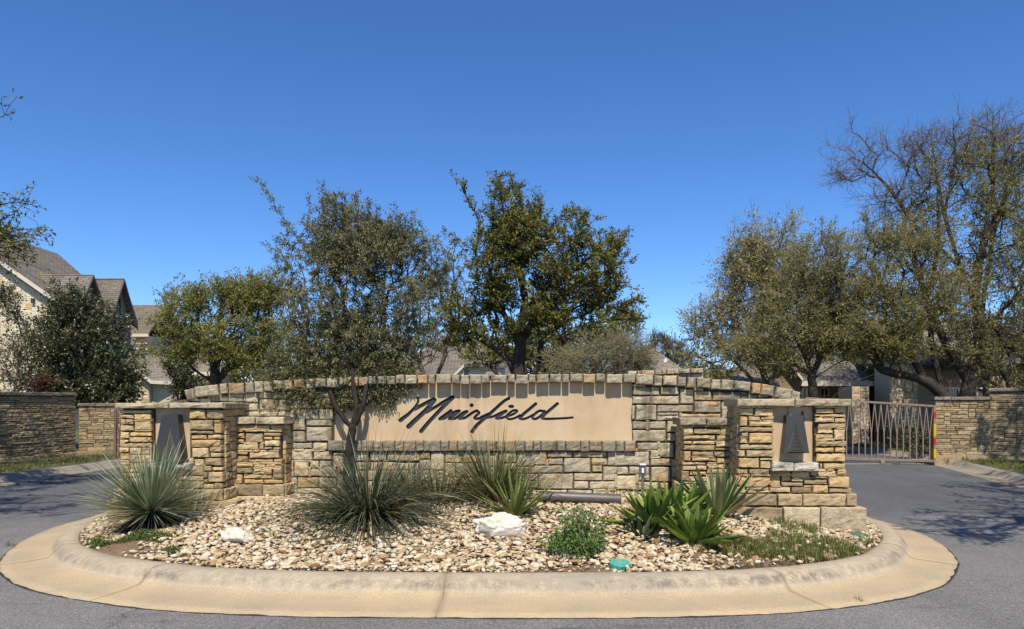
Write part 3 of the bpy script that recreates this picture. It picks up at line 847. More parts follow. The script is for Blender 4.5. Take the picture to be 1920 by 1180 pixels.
prof = [(x_l + .01, 0.0)] + [(x_r - .01, 0.0)] + [(x, zbot(x) + .01) for x in np.linspace(x_r - .01, x_l + .01, 40)]
core.slab([(x, 0.092, z) for x, z in prof], (0, 0.24, 0))
core.build('core', M['mortar'], wall)
skin = MB()                                                # mortar bed behind the joints
skin.slab([(x, 0.026, z) for x, z in [(x_l + .01, 0), (PX0, 0), (PX0, zbot(PX0)), *[(x, zbot(x)) for x in np.linspace(PX0, x_l + .01, 14)]]], (0, 0.06, 0))
skin.slab([(x, 0.026, z) for x, z in [(PX1, 0), (x_r - .01, 0), *[(x, zbot(x)) for x in np.linspace(x_r - .01, PX1, 14)]]], (0, 0.06, 0))
skin.slab([(PX0 + .001, 0.026, 0), (PX1 - .001, 0.026, 0), (PX1 - .001, 0.026, PZ0 - .03), (PX0 + .001, 0.026, PZ0 - .03)], (0, 0.06, 0))
skin.build('mortar_bed', M['mortar'], wall)
# coping
cj = [346, 364, 410, 426.5, 458, 476, 494, 510, 532, 549, 571, 590, 612, 634, 651, 672, 690, 706, 724, 742, 759, 782, 802, 816.5, 846, 863, 880, 902.5, 919, 951, 966.5, 991, 1005.5, 1030, 1054, 1069, 1093.5, 1117.5, 1136.5, 1168.5, 1192.5, 1225.5, 1243, 1270, 1288, 1306, 1333.5, 1352, 1376.5, 1409, 1427, 1453, 1485, 1502]
for a, b in zip(cj, cj[1:]):
    x0, x1 = L(a, 712, -.06)[0], L(b, 712, -.06)[0]
    xm = (x0 + x1) / 2
    zt = ztop(xm) + R.uniform(-.006, .006); th = CT + R.uniform(-.006, .014)
    if a > 1192 or a < 500: th += 0.02
    sl = math.atan2(ztop(x1) - ztop(x0), x1 - x0)
    col = pick([(0.35, 0.30, 0.205), (0.30, 0.255, 0.175), (0.39, 0.33, 0.22), (0.43, 0.36, 0.235)], 0.07, [(0.45, 0.31, 0.16)])
    obj('coping_stone', stone_mesh(x1 - x0 - R.uniform(.009, .016), th, 0.46, 0.016, 0.015, 'coping_stone'), M['grey_stone'], wall, (xm, -0.06 + R.uniform(-.012, .022), zt - th / 2), (0, -sl * 0.7, 0), col)
MB().slab([(x, 0.075, z) for x, z in [(x_l + .03, ztop(x_l) - .05)] + [(x, ztop(x) - .07) for x in np.linspace(x_l + .05, x_r - .05, 24)] + [(x, ztop(x) - .012) for x in np.linspace(x_r - .05, x_l + .05, 24)]], (0, 0.285, 0)).build('coping_bed', M['dark_joint'], wall)
# ledge under the panel
lj = [614, 643, 662, 677, 700, 717, 740, 756.5, 779.5, 794, 826, 842, 858, 873, 893, 912, 930, 946, 966, 984, 1000, 1014, 1044, 1061, 1088.5, 1105, 1129, 1155, 1171, 1193]
for a, b in zip(lj, lj[1:]):
    x0, x1 = L(a, 836, -.045)[0], L(b, 836, -.045)[0]
    dz = R.uniform(-.006, .004)
    obj('ledge_stone', stone_mesh(x1 - x0 - R.uniform(.004, .010), LZ1 - LZ0 + dz, 0.14, 0.016, 0.014, 'ledge_stone'), M['grey_stone'], wall, ((x0 + x1) / 2, -0.045 + R.uniform(-.012, .012), (LZ0 + LZ1 - dz) / 2), (0, 0, 0), pick([(0.29, 0.25, 0.18), (0.25, 0.22, 0.16), (0.32, 0.265, 0.185)], 0.1, [(0.34, 0.24, 0.14)]))
MB().box(LX0 + .02, LX1 - .02, -.02, 0.09, LZ0 + .01, LZ1 - .008).build('ledge_bed', M['dark_joint'], wall)

# carved script
def A(pts, ox=740): return [(ox + x / 10.667, 730 + y / 10.667) for x, y in pts]
def B(pts): return A(pts, 900)
LETTERS = {
 'M': [(A([(462,168),(472,240),(440,312),(380,392),(285,490),(190,565),(118,622)]), 45, 86), (A([(400,400),(600,292),(700,240),(785,200)]), 78, 82), (A([(795,218),(650,395),(500,540),(380,650),(278,748)]), 92, 100), (A([(640,462),(860,330),(1010,238),(1160,160)]), 62, 78), (A([(1165,166),(1000,325),(850,480),(700,640),(528,842)]), 80, 84)],
 'u': [(A([(1128,425),(1010,510),(900,592)]), 58, 62), (A([(900,598),(1000,580),(1110,505),(1200,455),(1285,432)]), 56, 62), (A([(1292,436),(1180,530),(1095,592)]), 68, 62)],
 'i': [(A([(1110,596),(1200,590),(1290,530),(1370,470),(1440,445)]), 50, 62), (A([(1445,448),(1370,510),(1290,585)]), 66, 62), (A([(1537,322),(1541,322)]), 80, 80)],
 'r': [(A([(1295,592),(1400,575),(1500,510),(1575,460),(1645,428)]), 55, 58), (A([(1640,432),(1690,475),(1630,530),(1598,575),(1640,592),(1740,570),(1850,512)]), 58, 52)],
 'f': [(B([(578,182),(480,240),(330,372),(200,492),(60,612),(-70,730),(-155,848)]), 62, 78), (B([(20,556),(120,508),(225,462)]), 46, 40)],
 'i.': [(B([(60,588),(200,562),(300,530),(420,470),(520,434)]), 48, 56), (B([(522,438),(420,510),(330,580)]), 62, 62), (B([(600,345),(650,345)]), 66, 66)],
 'e': [(B([(330,588),(420,580),(520,545),(630,515),(735,452),(728,422),(660,430),(560,500),(530,560),(590,600),(700,575),(800,520)]), 52, 46)],
 'l': [(B([(1115,292),(1000,390),(880,490),(795,578)]), 66, 66), (B([(800,590),(860,600),(960,568),(1060,512)]), 52, 46)],
 'd': [(B([(1275,442),(1185,435),(1085,508),(1045,570),(1100,598),(1180,560),(1260,490),(1290,440)]), 54, 54), (B([(1548,290),(1430,390),(1310,490),(1240,570)]), 66, 62), (B([(1240,585),(1300,592),(1440,592),(1700,580),(1855,566)]), 52, 44)],
}
PY = 0.06                                                  # depth of the panel's face behind the stones
def stroke(pts, w0, w1, shrink, y0, y1, slope):
    P = [L(px, py, PY) for px, py in pts]
    if len(P) > 2: P = [tuple(p) for p in catmull(P, 6, False)]
    P = np.array(P); n = len(P)
    seg = np.linalg.norm(np.diff(P, axis=0), axis=1); s = np.concatenate([[0], np.cumsum(seg)]); Ltot = s[-1]
    mpp = 9.3 / F / 10.667
    hw0, hw1 = w0 * mpp / 2 - shrink, w1 * mpp / 2 - shrink
    # rounded ends
    st = [(-hw0 * math.cos(a), math.sin(a)) for a in (0.12, 0.6, 1.1)] + [(x, 1) for x in s] + [(Ltot + hw1 * math.cos(a), math.sin(a)) for a in (1.1, 0.6, 0.12)]
    V, Q = [], []
    d0 = (P[1] - P[0]) / seg[0]; d1 = (P[-1] - P[-2]) / seg[-1]
    for i, (q, k) in enumerate(st):
        if q < 0: c, d = P[0] + d0 * q, d0
        elif q > Ltot: c, d = P[-1] + d1 * (q - Ltot), d1
        else:
            c = np.array([np.interp(q, s, P[:, 0]), np.interp(q, s, P[:, 1])])
            e = max(Ltot * .03, 1e-4); a_, b_ = max(0, q - e), min(Ltot, q + e)
            d = np.array([np.interp(b_, s, P[:, j]) - np.interp(a_, s, P[:, j]) for j in (0, 1)]); d /= np.linalg.norm(d)
        t = min(max(q / Ltot, 0), 1); hw = (hw0 + (hw1 - hw0) * t) * k
        nn = np.array([-d[1], d[0]]) * hw
        yf = y0 + slope * t
        for sgn, yy in ((1, yf), (-1, yf), (-1, y1), (1, y1)): V.append((c[0] + nn[0] * sgn, yy, c[1] + nn[1] * sgn))
    m = len(st)
    for i in range(m - 1):
        for a, b in ((0, 1), (1, 2), (2, 3), (3, 0)):
            Q.append([i * 4 + a, i * 4 + b, (i + 1) * 4 + b, (i + 1) * 4 + a])
    Q.append([0, 3, 2, 1]); e = (m - 1) * 4; Q.append([e, e + 1, e + 2, e + 3])
    return V, Q
panel_me = MB().box(PX0 + .001, PX1 - .001, PY, PY + 0.034, PZ0 - .02, PZ1 + .02).mesh('sign_panel')
panel_me.materials.append(M['stucco']); panel_me.materials.append(M['letter'])
panel = obj('sign_panel', panel_me, None, wall)
cv, cq = [], []
for k_, (ch, strokes) in enumerate(LETTERS.items()):
    for j, (pts, w0, w1) in enumerate(strokes):
        V, Q = stroke(pts, w0, w1, 0.0, PY - 0.02, PY + 0.028, 0.0)
        b0 = len(cv); cv += V; cq += [[x + b0 for x in q] for q in Q]
cut_me = mesh_np('letter_cut', cv, cq); cut_me.materials.append(M['stucco']); cut_me.materials.append(M['letter'])
cut_me.polygons.foreach_set('material_index', np.ones(len(cut_me.polygons), np.int32))
cut = obj('letter_cut', cut_me, None, wall)
bm_ = panel.modifiers.new('carve', 'BOOLEAN'); bm_.operation = 'DIFFERENCE'; bm_.solver = 'EXACT'; bm_.use_self = True; bm_.object = cut
bm_.material_mode = 'INDEX'
bpy.context.view_layer.update()
dg = bpy.context.evaluated_depsgraph_get()
carved = bpy.data.meshes.new_from_object(panel.evaluated_get(dg))
panel.modifiers.clear(); panel.data = carved; carved.name = 'sign_panel'
print('carved panel polys', len(carved.polygons), 'mats', [m.name if m else None for m in carved.materials])
bpy.data.objects.remove(cut)
n_str = 0
for k_, (ch, strokes) in enumerate(LETTERS.items()):
    lv, lq = [], []
    for j, (pts, w0, w1) in enumerate(strokes):
        y0 = PY + 0.020 + 0.0006 * (n_str % 7); n_str += 1
        V, Q = stroke(pts, w0, w1, 0.0012, y0, PY + 0.0295, 0.0005)
        b0 = len(lv); lv += V; lq += [[x + b0 for x in q] for q in Q]
    obj('letter', mesh_np('letter', lv, lq), M['letter'], panel)

# ---- lower wall end that shows behind the sign, to its right
O2 = (2.2, 11.4); L2 = frame(O2, 0.0)
bw = thing('stone_wall', 'short grey stone wall rising behind the right half of the sign wall', 'wall', (O2[0], O2[1], 0), 0)
bj = [1176, 1193.5, 1201.5, 1226, 1240, 1248.5, 1262, 1271, 1292.5, 1317]
zc = lambda px: float(np.interp(px, [1170, 1320], [697, 690.5]))
for a, b in zip(bj, bj[1:]):
    x0, zt = L2(a, zc((a + b) / 2)); x1, zb_ = L2(b, zc((a + b) / 2) + 8.5)
    obj('coping_stone', stone_mesh(x1 - x0 - .008, zt - zb_, 0.4, 0.014, 0.012, 'coping_stone'), M['grey_stone'], bw, ((x0 + x1) / 2, -0.06 + R.uniform(-.01, .01), (zt + zb_) / 2), color=pick(GREY, 0.2, RUSTY))
xa, xb = L2(1100, 720)[0], L2(1322, 720)[0]
zt_ = lambda x: float(np.interp(x, [L2(1176, 700)[0], L2(1317, 700)[0]], [L2(1176, 706)[1], L2(1317, 699.5)[1]]))
rects = fill_stones([], xa, xb, 0.9, 2.05, lambda x, z: z < zt_(x) - .01, 0.05, (2, 3), (3, 7))
lay(bw, rects, M['grey_stone'], lambda x, z: pick(GREY, .1, RUSTY), 0.0, 0.1, 0.01)
MB().slab([(xa, 0.03, 0.1), (xb - .01, 0.03, 0.1), (xb - .01, 0.03, zt_(xb)), (xa, 0.03, zt_(xa))], (0, 0.3, 0)).build('core', M['mortar'], bw)

# ---- louvred lanterns in the niches
def lantern(O, L, px, py0, py1, w_top, w_bot, label):
    xc, zt = L(px, py0, -0.02); _, zb = L(px, py1, -0.02)
    mpp = (zt - zb) / (py1 - py0)
    root = thing('wall_lantern', label, 'lantern', (O[0], O[1], 0), -ROT, 'lanterns in the pillar niches')
    tx, bx = w_top * mpp / 2, w_bot * mpp / 2
    yb, yt = -0.105, -0.05                               # front of the foot and of the head
    dz = zt - zb
    m = MB()
    ft, fb = [(xc - tx, yt, zt), (xc + tx, yt, zt)], [(xc - bx, yb, zb), (xc + bx, yb, zb)]
    bt, bb = [(xc - tx * .96, 0.06, zt), (xc + tx * .96, 0.06, zt)], [(xc - bx * .96, 0.06, zb), (xc + bx * .96, 0.06, zb)]
    m.poly([fb[0], fb[1], ft[1], ft[0]]); m.poly([fb[1], bb[1], bt[1], ft[1]]); m.poly([bb[0], fb[0], ft[0], bt[0]])
    m.poly([ft[0], ft[1], bt[1], bt[0]]); m.poly([bb[1], bb[0], bt[0], bt[1]])
    shell = m.build('housing', M['lantern'], root)
    hood = MB().poly([(xc - bx, yb, zb), (xc + bx, yb, zb), (xc + bx * .96, .06, zb), (xc - bx * .96, .06, zb)]).build('base_plate', M['lantern'], root)
    # three-sided louvre that stands out from the front
    lo = MB()
    nl = 20; z1 = zt - dz * 0.25
    for i in range(nl):
        a0, a1 = i / nl, (i + 0.62) / nl
        for (s0, s1, off) in ((a0, a1, 1.0), (a1, (i + 1) / nl, 0.72)):
            za, zb2 = z1 + (zb + 0.012 - z1) * s0, z1 + (zb + 0.012 - z1) * s1
            def pts(s, z, off):
                hw = bx * 0.78 * s; yy = yt + (yb - yt) * (zt - z) / dz
                return (xc - hw, yy - .001, z), (xc + hw * .12, yy - (0.012 + 0.05 * s) * off, z), (xc + hw, yy - .001, z)
            u, v = pts(s0 + .01, za, off), pts(s1 + .01, zb2, off)
            lo.poly([v[0], v[1], u[1], u[0]]); lo.poly([v[1], v[2], u[2], u[1]])
            w_ = pts(s1 + .01, zb2, off * 0.72 if off == 1 else 1.39 * off)
            lo.poly([w_[0], w_[1], v[1], v[0]]); lo.poly([w_[1], w_[2], v[2], v[1]])
    lo.build('louvre', M['louvre'], root)
    for q in (0.06, 0.88):
        z = zt - dz * q; s_ = MB().tube([(xc, yt + (yb - yt) * q - .001 - (0.055 if q > .5 else 0), z), (xc, yt + (yb - yt) * q - .007 - (0.055 if q > .5 else 0), z)], [.004, .004], 6)
        s_.build('screw', M['boxgrey'], root)
    return root, xc, zt, zb, bx
r_, xc, zt, zb, bx = lantern(*RP, 1489, 779, 849, 30, 46, 'dark grey pyramid lantern with louvred front in the right pillar niche')
MB().tube([(xc - .045, 0.066, zt + .005), (xc - .04, 0.064, zt + .085)], [.004, .004], 6).build('conduit', M['boxgrey'], r_)
MB().box(xc + .105, xc + .13, 0.052, 0.071, zt - .005, zt + .03).tube([(xc + .117, .06, zt + .03), (xc + .117, .06, zt + .05)], [.007, .007], 6).build('sensor', M['lantern'], r_)
MB().tube([(xc + .12, .064, zt - .005), (xc + .145, .062, zt - .05), (xc + .12, .062, zt - .085), (xc + .09, .064, zt - .08)], [.004] * 4, 6).build('cable', M['lantern'], r_)
lantern(*LP, 321, 778, 866, 30, 56, 'dark grey pyramid lantern partly hidden by sotol leaves in the left pillar niche')
# ------------------------------------------------------------------ street kerbs, verges, boundary walls, gates
def kerb_strip(name, pts, side, verge_pts):
    P = catmull(pts, 8, False)
    T = np.gradient(P, axis=0); T /= np.linalg.norm(T, axis=1)[:, None]
    Nn = np.stack([T[:, 1], -T[:, 0]], 1) * side            # away from the road
    prof = [(-.02, -.01), (0, .004), (.28, .012), (.33, .03), (.38, .08), (.43, .115), (.50, .125), (.58, .12), (.60, .05)]
    root = tag(thing(name, None, None, (P[0][0], P[0][1], 0)), kind='structure')
    cuts = list(range(0, len(P), 12)) + ([len(P) - 1] if (len(P) - 1) % 12 else [])
    for a, b in zip(cuts, cuts[1:]):
        V, Q = [], []
        for i in range(a, b + 1):
            p = P[i] + (T[i] * .006 if i == a else -T[i] * .006 if i == b else 0)
            for t, z in prof: V.append((*(p + Nn[i] * t), z + .004 * mnoise.noise(Vector((p[0], p[1], t)))))
        m = len(prof)
        for k in range(b - a):
            for j in range(m - 1):
                q = [k * m + j, (k + 1) * m + j, (k + 1) * m + j + 1, k * m + j + 1]
                Q.append(q if side < 0 else q[::-1])
        obj('kerb_segment', mesh_np('kerb_segment', V, Q, smooth=True), M['old_kerb'], root, world=True)
    return P + Nn * .57, P

RK, RKroad = kerb_strip('street_kerb', [(9.1, 5), (9.2, 9), (9.3, 13.4), (9.74, 15.4), (10.2, 17.2), (10.5, 18.4), (10.85, 20), (10.95, 21.5), (10.75, 24), (9.8, 26.5), (8, 28.5)], 1, None)
LK, LKroad = kerb_strip('street_kerb', [(-9.5, 3), (-9.5, 9), (-9.5, 13.7), (-9.55, 15.4), (-9.45, 17.0), (-9.4, 20), (-9.6, 26), (-10, 32)], -1, None)
def verge(name, K, xf):
    V, Q = [], []; n = len(K); mcol = 14
    for p in K:
        for j in range(mcol):
            x = p[0] + (xf - p[0]) * (j / (mcol - 1)) ** 2.2
            V.append((x, p[1], .118 + .05 * min(1, abs(x - p[0])) + .015 * mnoise.noise(Vector((x * 2, p[1] * 2, 0)))))
    for i in range(n - 1):
        for j in range(mcol - 1): Q.append([i * mcol + j, (i + 1) * mcol + j, (i + 1) * mcol + j + 1, i * mcol + j + 1])
    return tag(obj(name, mesh_np(name, V, Q, smooth=True), M['lawn']), kind='structure')
verge('verge', RK, 40.0)
verge('verge', LK, -40.0)
MB().box(5.6, 10.4, 18.62, 18.74, -.05, .012).build('drain_strip', M['old_kerb'])['kind'] = 'structure'

def street_wall(label, A_, B_, z0, z1, thick=0.4, cell=0.05, hr=(1, 2), wr=(3, 9), cap=0.08, foot=0.12, ret=False):
    A_, B_ = np.array(A_, float), np.array(B_, float)
    Ln = float(np.linalg.norm(B_ - A_)); a = math.atan2(*(B_ - A_)[::-1])
    root = thing('boundary_wall', label, 'stone wall', (A_[0], A_[1], 0), a)
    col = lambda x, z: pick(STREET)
    rects = fill_stones([], 0, Ln, z0 + foot, z1 - cap, lambda x, z: True, cell, hr, wr)
    lay(root, rects, M['wall_stone'], col, 0.0, 0.09, 0.014, 0.008)
    for e, sgn in ((0, -1), (Ln, 1)):
        if not ret and e == 0: continue
        rects = fill_stones([], .09, thick, z0 + foot, z1 - cap, lambda x, z: True, cell, hr, wr)
        lay(root, rects, M['wall_stone'], col, 0.0, 0.07, 0.01, 0.008, rz=sgn * math.pi / 2, at=lambda c, yy, e=e, sgn=sgn: (e - sgn * yy, c))
    MB().box(.03, Ln - .03, .03, thick - .02, z0 - .2, z1 - cap).build('core', M['mortar'], root)
    x = -.03
    while x < Ln:
        w = min(R.uniform(.35, .6), Ln + .03 - x)
        obj('cap_stone', stone_mesh(w - .006, cap, thick + .08, .012, .01), M['cap_stone'], root, (x + w / 2, -.04, z1 - cap / 2), color=pick([(0.25, 0.21, 0.15), (0.22, 0.18, 0.135)]))
        x += w
    x = -.04
    while x < Ln:
        w = min(R.uniform(.5, .8), Ln + .04 - x)
        obj('foot_stone', stone_mesh(w - .006, foot + .2, .3, .01, .01), M['wall_stone'], root, (x + w / 2, -.05, z0 + foot / 2 - .1), color=pick(STREET))
        x += w
    return root
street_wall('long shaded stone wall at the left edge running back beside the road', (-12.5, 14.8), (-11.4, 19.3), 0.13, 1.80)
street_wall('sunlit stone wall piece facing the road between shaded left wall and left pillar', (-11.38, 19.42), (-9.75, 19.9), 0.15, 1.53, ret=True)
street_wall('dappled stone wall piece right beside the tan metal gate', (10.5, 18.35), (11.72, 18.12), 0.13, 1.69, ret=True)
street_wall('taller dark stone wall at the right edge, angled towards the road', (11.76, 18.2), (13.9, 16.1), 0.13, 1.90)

def gate(label, Lp, Rp, zt0, zt1, zb0, zb1, n, tape, mat, group):
    Lp, Rp = Vector((*Lp, 0)), Vector((*Rp, 0))
    root = thing('metal_gate', label, 'gate', tuple(Lp), 0, group)
    P = lambda t, z: Lp.lerp(Rp, t) + Vector((0, 0, z))
    zt = lambda t: zt0 + (zt1 - zt0) * t
    zb = lambda t: zb0 + (zb1 - zb0) * t
    bevel(MB().bar(P(0, zt0), P(1, zt1), .05, .05).build('top_rail', mat, root, True), .004)
    bevel(MB().bar(P(0, zb0), P(1, zb1), .05, .06).build('bottom_rail', mat, root, True), .004)
    MB().bar(P(1, zb1 - .035), P(1, zt1 + .024), .055).build('end_post', mat, root, True)
    MB().bar(P(0, zb0 - .035), P(0, zt0 + .024), .055).build('hinge_post', mat, root, True)
    for i in range(n):
        t = (i + .62) / (n + .35); hs = .5 / (n + .35)
        zs = zb(t) + (zt(t) - zb(t)) * .47
        m = MB().bar(P(t, zb(t)), P(t, zs), .026)
        for sg in (-1, 1):
            pts = [P(t + sg * .001, zs - .01), P(min(max(t + sg * hs * 1.02, 0), 1), zt(t) - .005)]
            for a, b in zip(pts, pts[1:]): m.bar(a, b, .02)
        m.build('bar', mat, root, True)
    if tape:
        for f0, f1, c in ((.78, .9, 'red'), (.45, .68, 'yellow'), (.30, .42, 'red'), (.06, .22, 'yellow')):
            dz = zt1 - zb1
            MB().box(Rp.x - .030, Rp.x + .030, Rp.y - .030, Rp.y + .030, zb1 + dz * f0, zb1 + dz * f1).build('reflector_band', M[c], root, True)
        q = P(.60, 0); bevel(MB().box(q.x - .045, q.x + .045, q.y - .08, q.y + .03, .0, zb(.6) - .02).build('stop_block', M['old_kerb'], root, True), .01)
    return root
gate('tan metal gate with forked bars and red and yellow tape on its end post', (7.7, 19.35), (10.42, 18.25), 1.665, 1.46, .115, .105, 20, True, M['gate'], 'metal gates across the two roads')
gate('rusty metal gate edge showing just left of the left stone pillar', (-10.05, 18.75), (-8.2, 18.6), 1.36, 1.6, .12, .12, 12, False, M['rust'], 'metal gates across the two roads')

# ------------------------------------------------------------------ houses
def roof(name, pts, mat, parent, th=0.16, u=None):
    pts = [Vector(p) for p in pts]
    nrm = (pts[1] - pts[0]).cross(pts[2] - pts[0]).normalized()
    if nrm.z < 0: pts.reverse(); nrm = -nrm
    u = Vector(u) if u else Vector((0, 0, 1)).cross(nrm).normalized()
    v = nrm.cross(u)
    m = MB().slab(pts, -nrm * th)
    me = m.mesh(name)
    uv = me.uv_layers.new(name='UVMap')
    for lp in me.loops:
        c = me.vertices[lp.vertex_index].co
        uv.data[lp.index].uv = (c.dot(u), c.dot(v))
    return obj(name, me, mat, parent, world=True)

def window(parent, p0, w, h, axis, out, frame=.06, arched=False, bars=(1, 1), fm=None):
    """Window opening: frame with panes set back; p0 lower corner, axis along the wall, out = outward normal."""
    p0, axis, out = Vector(p0), Vector(axis).normalized(), Vector(out).normalized(); up = Vector((0, 0, 1))
    def top(s):                                            # arched head
        return h - (0.22 * w * (2 * s - 1) ** 2 * 1.6 if arched else 0)
    f = MB(); fm = fm or M['trim']
    for s0, s1 in ((0, frame / w), (1 - frame / w, 1)):
        f.slab([p0 + axis * w * s0, p0 + axis * w * s1, p0 + axis * w * s1 + up * top(s1), p0 + axis * w * s0 + up * top(s0)], out * .06)
    f.slab([p0, p0 + axis * w, p0 + axis * w + up * frame, p0 + up * frame], out * .055)
    ns = 8 if arched else 1
    for i in range(ns):
        a, b = i / ns, (i + 1) / ns
        f.slab([p0 + axis * w * a + up * (top(a) - frame), p0 + axis * w * b + up * (top(b) - frame), p0 + axis * w * b + up * top(b), p0 + axis * w * a + up * top(a)], out * .058)
    for i in range(1, bars[0] + 1):
        s = i / (bars[0] + 1); f.slab([p0 + axis * (w * s - .015), p0 + axis * (w * s + .015), p0 + axis * (w * s + .015) + up * (top(s) - .02), p0 + axis * (w * s - .015) + up * (top(s) - .02)], out * .04)
    for i in range(1, bars[1] + 1):
        z = h * i / (bars[1] + 1); f.slab([p0 + up * (z - .015), p0 + axis * w + up * (z - .015), p0 + axis * w + up * (z + .015), p0 + up * (z + .015)], out * .038)
    wd = f.build('window', fm, parent, True)
    gp = [p0 + out * .012 + axis * w * s + up * (top(s) if k else 0) for k, ss in ((0, (0.02, .98)), (1, [.98, .75, .5, .25, .02])) for s in ss]
    MB().poly(gp).build('pane', M['glass'], wd, True)
    return wd

# --- limestone house on the left
hs_ = thing('limestone_house', 'pale limestone two storey house with brown shingle roof and dormer gables, left', 'house', (-30, 48, 0))
EX, EZ, RX, RZ, FY = -24.3, 6.75, -31.6, 11.9, 41.0
sl = (RZ - EZ) / (EX - RX)
wallx = -24.65
MB().slab([(-40, FY, 0), (wallx, FY, 0), (wallx, FY, EZ - .1), (RX, FY, RZ - .35), (-40, FY, RZ - .35 - (RX + 40) * sl)], (0, 6.4, 0)).build('wall', M['cream'], hs_, True)
MB().box(-38.5, -31, FY + 8.01, 58, 0, EZ - .2).build('wall', M['cream'], hs_, True)
roof('roof', [(EX, FY - .45, EZ - .02), (EX, 47.7, EZ - .02), (RX, 51.5, RZ), (RX, FY - .45, RZ)], M['roof'], hs_)
roof('roof', [(RX, FY - .45, RZ), (RX, 51.5, RZ), (-39, 60, EZ), (-39, FY - .45, EZ)], M['roof'], hs_)
roof('roof', [(EX, 47.7, EZ), (-39, 60, EZ), (RX, 51.5, RZ)], M['roof'], hs_)
# barge board along the rake, with its dark soffit
MB().slab([(EX + .05, FY - .5, EZ - .28), (EX + .05, FY - .5, EZ - .05), (RX, FY - .5, RZ - .04), (RX, FY - .5, RZ - .30)], (0, .05, 0)).build('barge_board', M['trim'], hs_, True)
MB().slab([(EX, FY - .44, EZ - .34), (RX, FY - .44, RZ - .36), (RX, FY - .03, RZ - .36), (EX, FY - .03, EZ - .34)], (0, 0, .08)).build('soffit', M['dark_trim'], hs_, True)
# facing stones of the gable
zr = lambda x: EZ - .45 + (EX - x) * sl
rects = fill_stones([], -29.6, wallx, 1.4, 9.6, lambda x, z: z < zr(x), .10, (1, 3), (3, 8))
stones = sorted(rects, key=lambda r: -(r[3] + r[1] * .1))[:300]
for (x0, x1, z0, z1) in stones:
    c = R.choice([(0.68, 0.57, 0.40), (0.64, 0.53, 0.37), (0.72, 0.61, 0.44), (0.64, 0.52, 0.35), (0.68, 0.58, 0.42)])
    if R.random() < .13: c = R.choice([(0.60, 0.38, 0.16), (0.62, 0.44, 0.22)])
    o = obj('stone', stone_mesh(x1 - x0 - .008, z1 - z0 - .008, .12, .014, .008), M['house_stone'], hs_, ((x0 + x1) / 2, FY - .05, (z0 + z1) / 2), color=c, world=True)
bevel(MB().box(-26.55, -26.38, FY - .22, FY - .06, 7.05, 7.3).build('wall_lamp', M['lantern'], hs_, True), .02)
# dormers: gables on the right-hand eave
for yc, zp, hw, zf, xf in ((42.75, 8.95, .92, 7.5, -24.55), (46.05, 9.28, 1.5, 6.5, -24.5)):
    xb_ = EX - (zp - EZ) / sl
    for sg in (-1, 1):
        zq = zf + .1
        roof('dormer_roof', [(xf + .35, yc, zp), (xb_, yc, zp), (EX - (zq - EZ) / sl, yc + sg * (hw + .15), zq), (xf + .35, yc + sg * (hw + .15), zq - .25)], M['roof'], hs_, .1)
        MB().slab([(xf + .36, yc, zp - .02), (xf + .36, yc + sg * (hw + .17), zq - .27), (xf + .36, yc + sg * (hw + .17), zq - .47), (xf + .36, yc, zp - .24)], (.04, 0, 0)).build('dormer_barge_board', M['dark_trim'], hs_, True)
    MB().slab([(xf, yc - hw, 5.2), (xf, yc + hw, 5.2), (xf, yc + hw, zf - .05), (xf, yc, zp - .16), (xf, yc - hw, zf - .05)], (-1.0, 0, 0)).build('dormer_wall', M['tanwall'], hs_, True)
window(hs_, (-24.5, 45.85, 7.0), .4, 1.1, (0, 1, 0), (1, 0, 0), .05, bars=(0, 2), fm=M['dark_trim'])

# rear wing and garage
wg = thing('garage_wing', 'cream garage and rear wing with brown shingle roofs, right of the limestone house', 'house', (-25, 50, 0))
MB().box(-34, -26.9, 54.6, 62, 0, 6.5).build('wall', M['cream'], wg, True)
roof('roof', [(-34, 54.1, 6.6), (-26.6, 54.1, 6.6), (-26.75, 57.6, 9.15), (-34, 57.6, 9.15)], M['roof'], wg)
roof('roof', [(-34, 61, 6.6), (-26.6, 61, 6.6), (-26.75, 57.6, 9.15), (-34, 57.6, 9.15)], M['roof'], wg)
MB().box(-34, -26.55, 54.0, 54.08, 6.36, 6.58).build('fascia', M['trim'], wg, True)
for (a, b, c, d) in fill_stones([], -28.6, -26.9, 2.0, 6.3, lambda x, z: True, .1, (1, 3), (3, 7)):
    obj('stone', stone_mesh(b - a - .02, d - c - .02, .1, .03, .02), M['house_stone'], wg, ((a + b) / 2, 54.56, (c + d) / 2), color=pick([(0.66, 0.56, 0.42), (0.70, 0.61, 0.47), (0.62, 0.53, 0.40)]), world=True)
roof('roof', [(-30, 49.6, 5.35), (-25.4, 49.6, 5.35), (-26.4, 52, 6.1), (-30, 52, 6.1)], M['roof'], wg)
MB().box(-30, -25.35, 49.5, 49.57, 5.15, 5.36).build('fascia', M['trim'], wg, True)
MB().box(-30, -25.6, 50.2, 54.5, 0, 5.2).build('wall', M['cream'], wg, True)
window(wg, (-26.6, 50.18, 4.0), .75, 1.0, (1, 0, 0), (0, -1, 0), .06, bars=(1, 0))
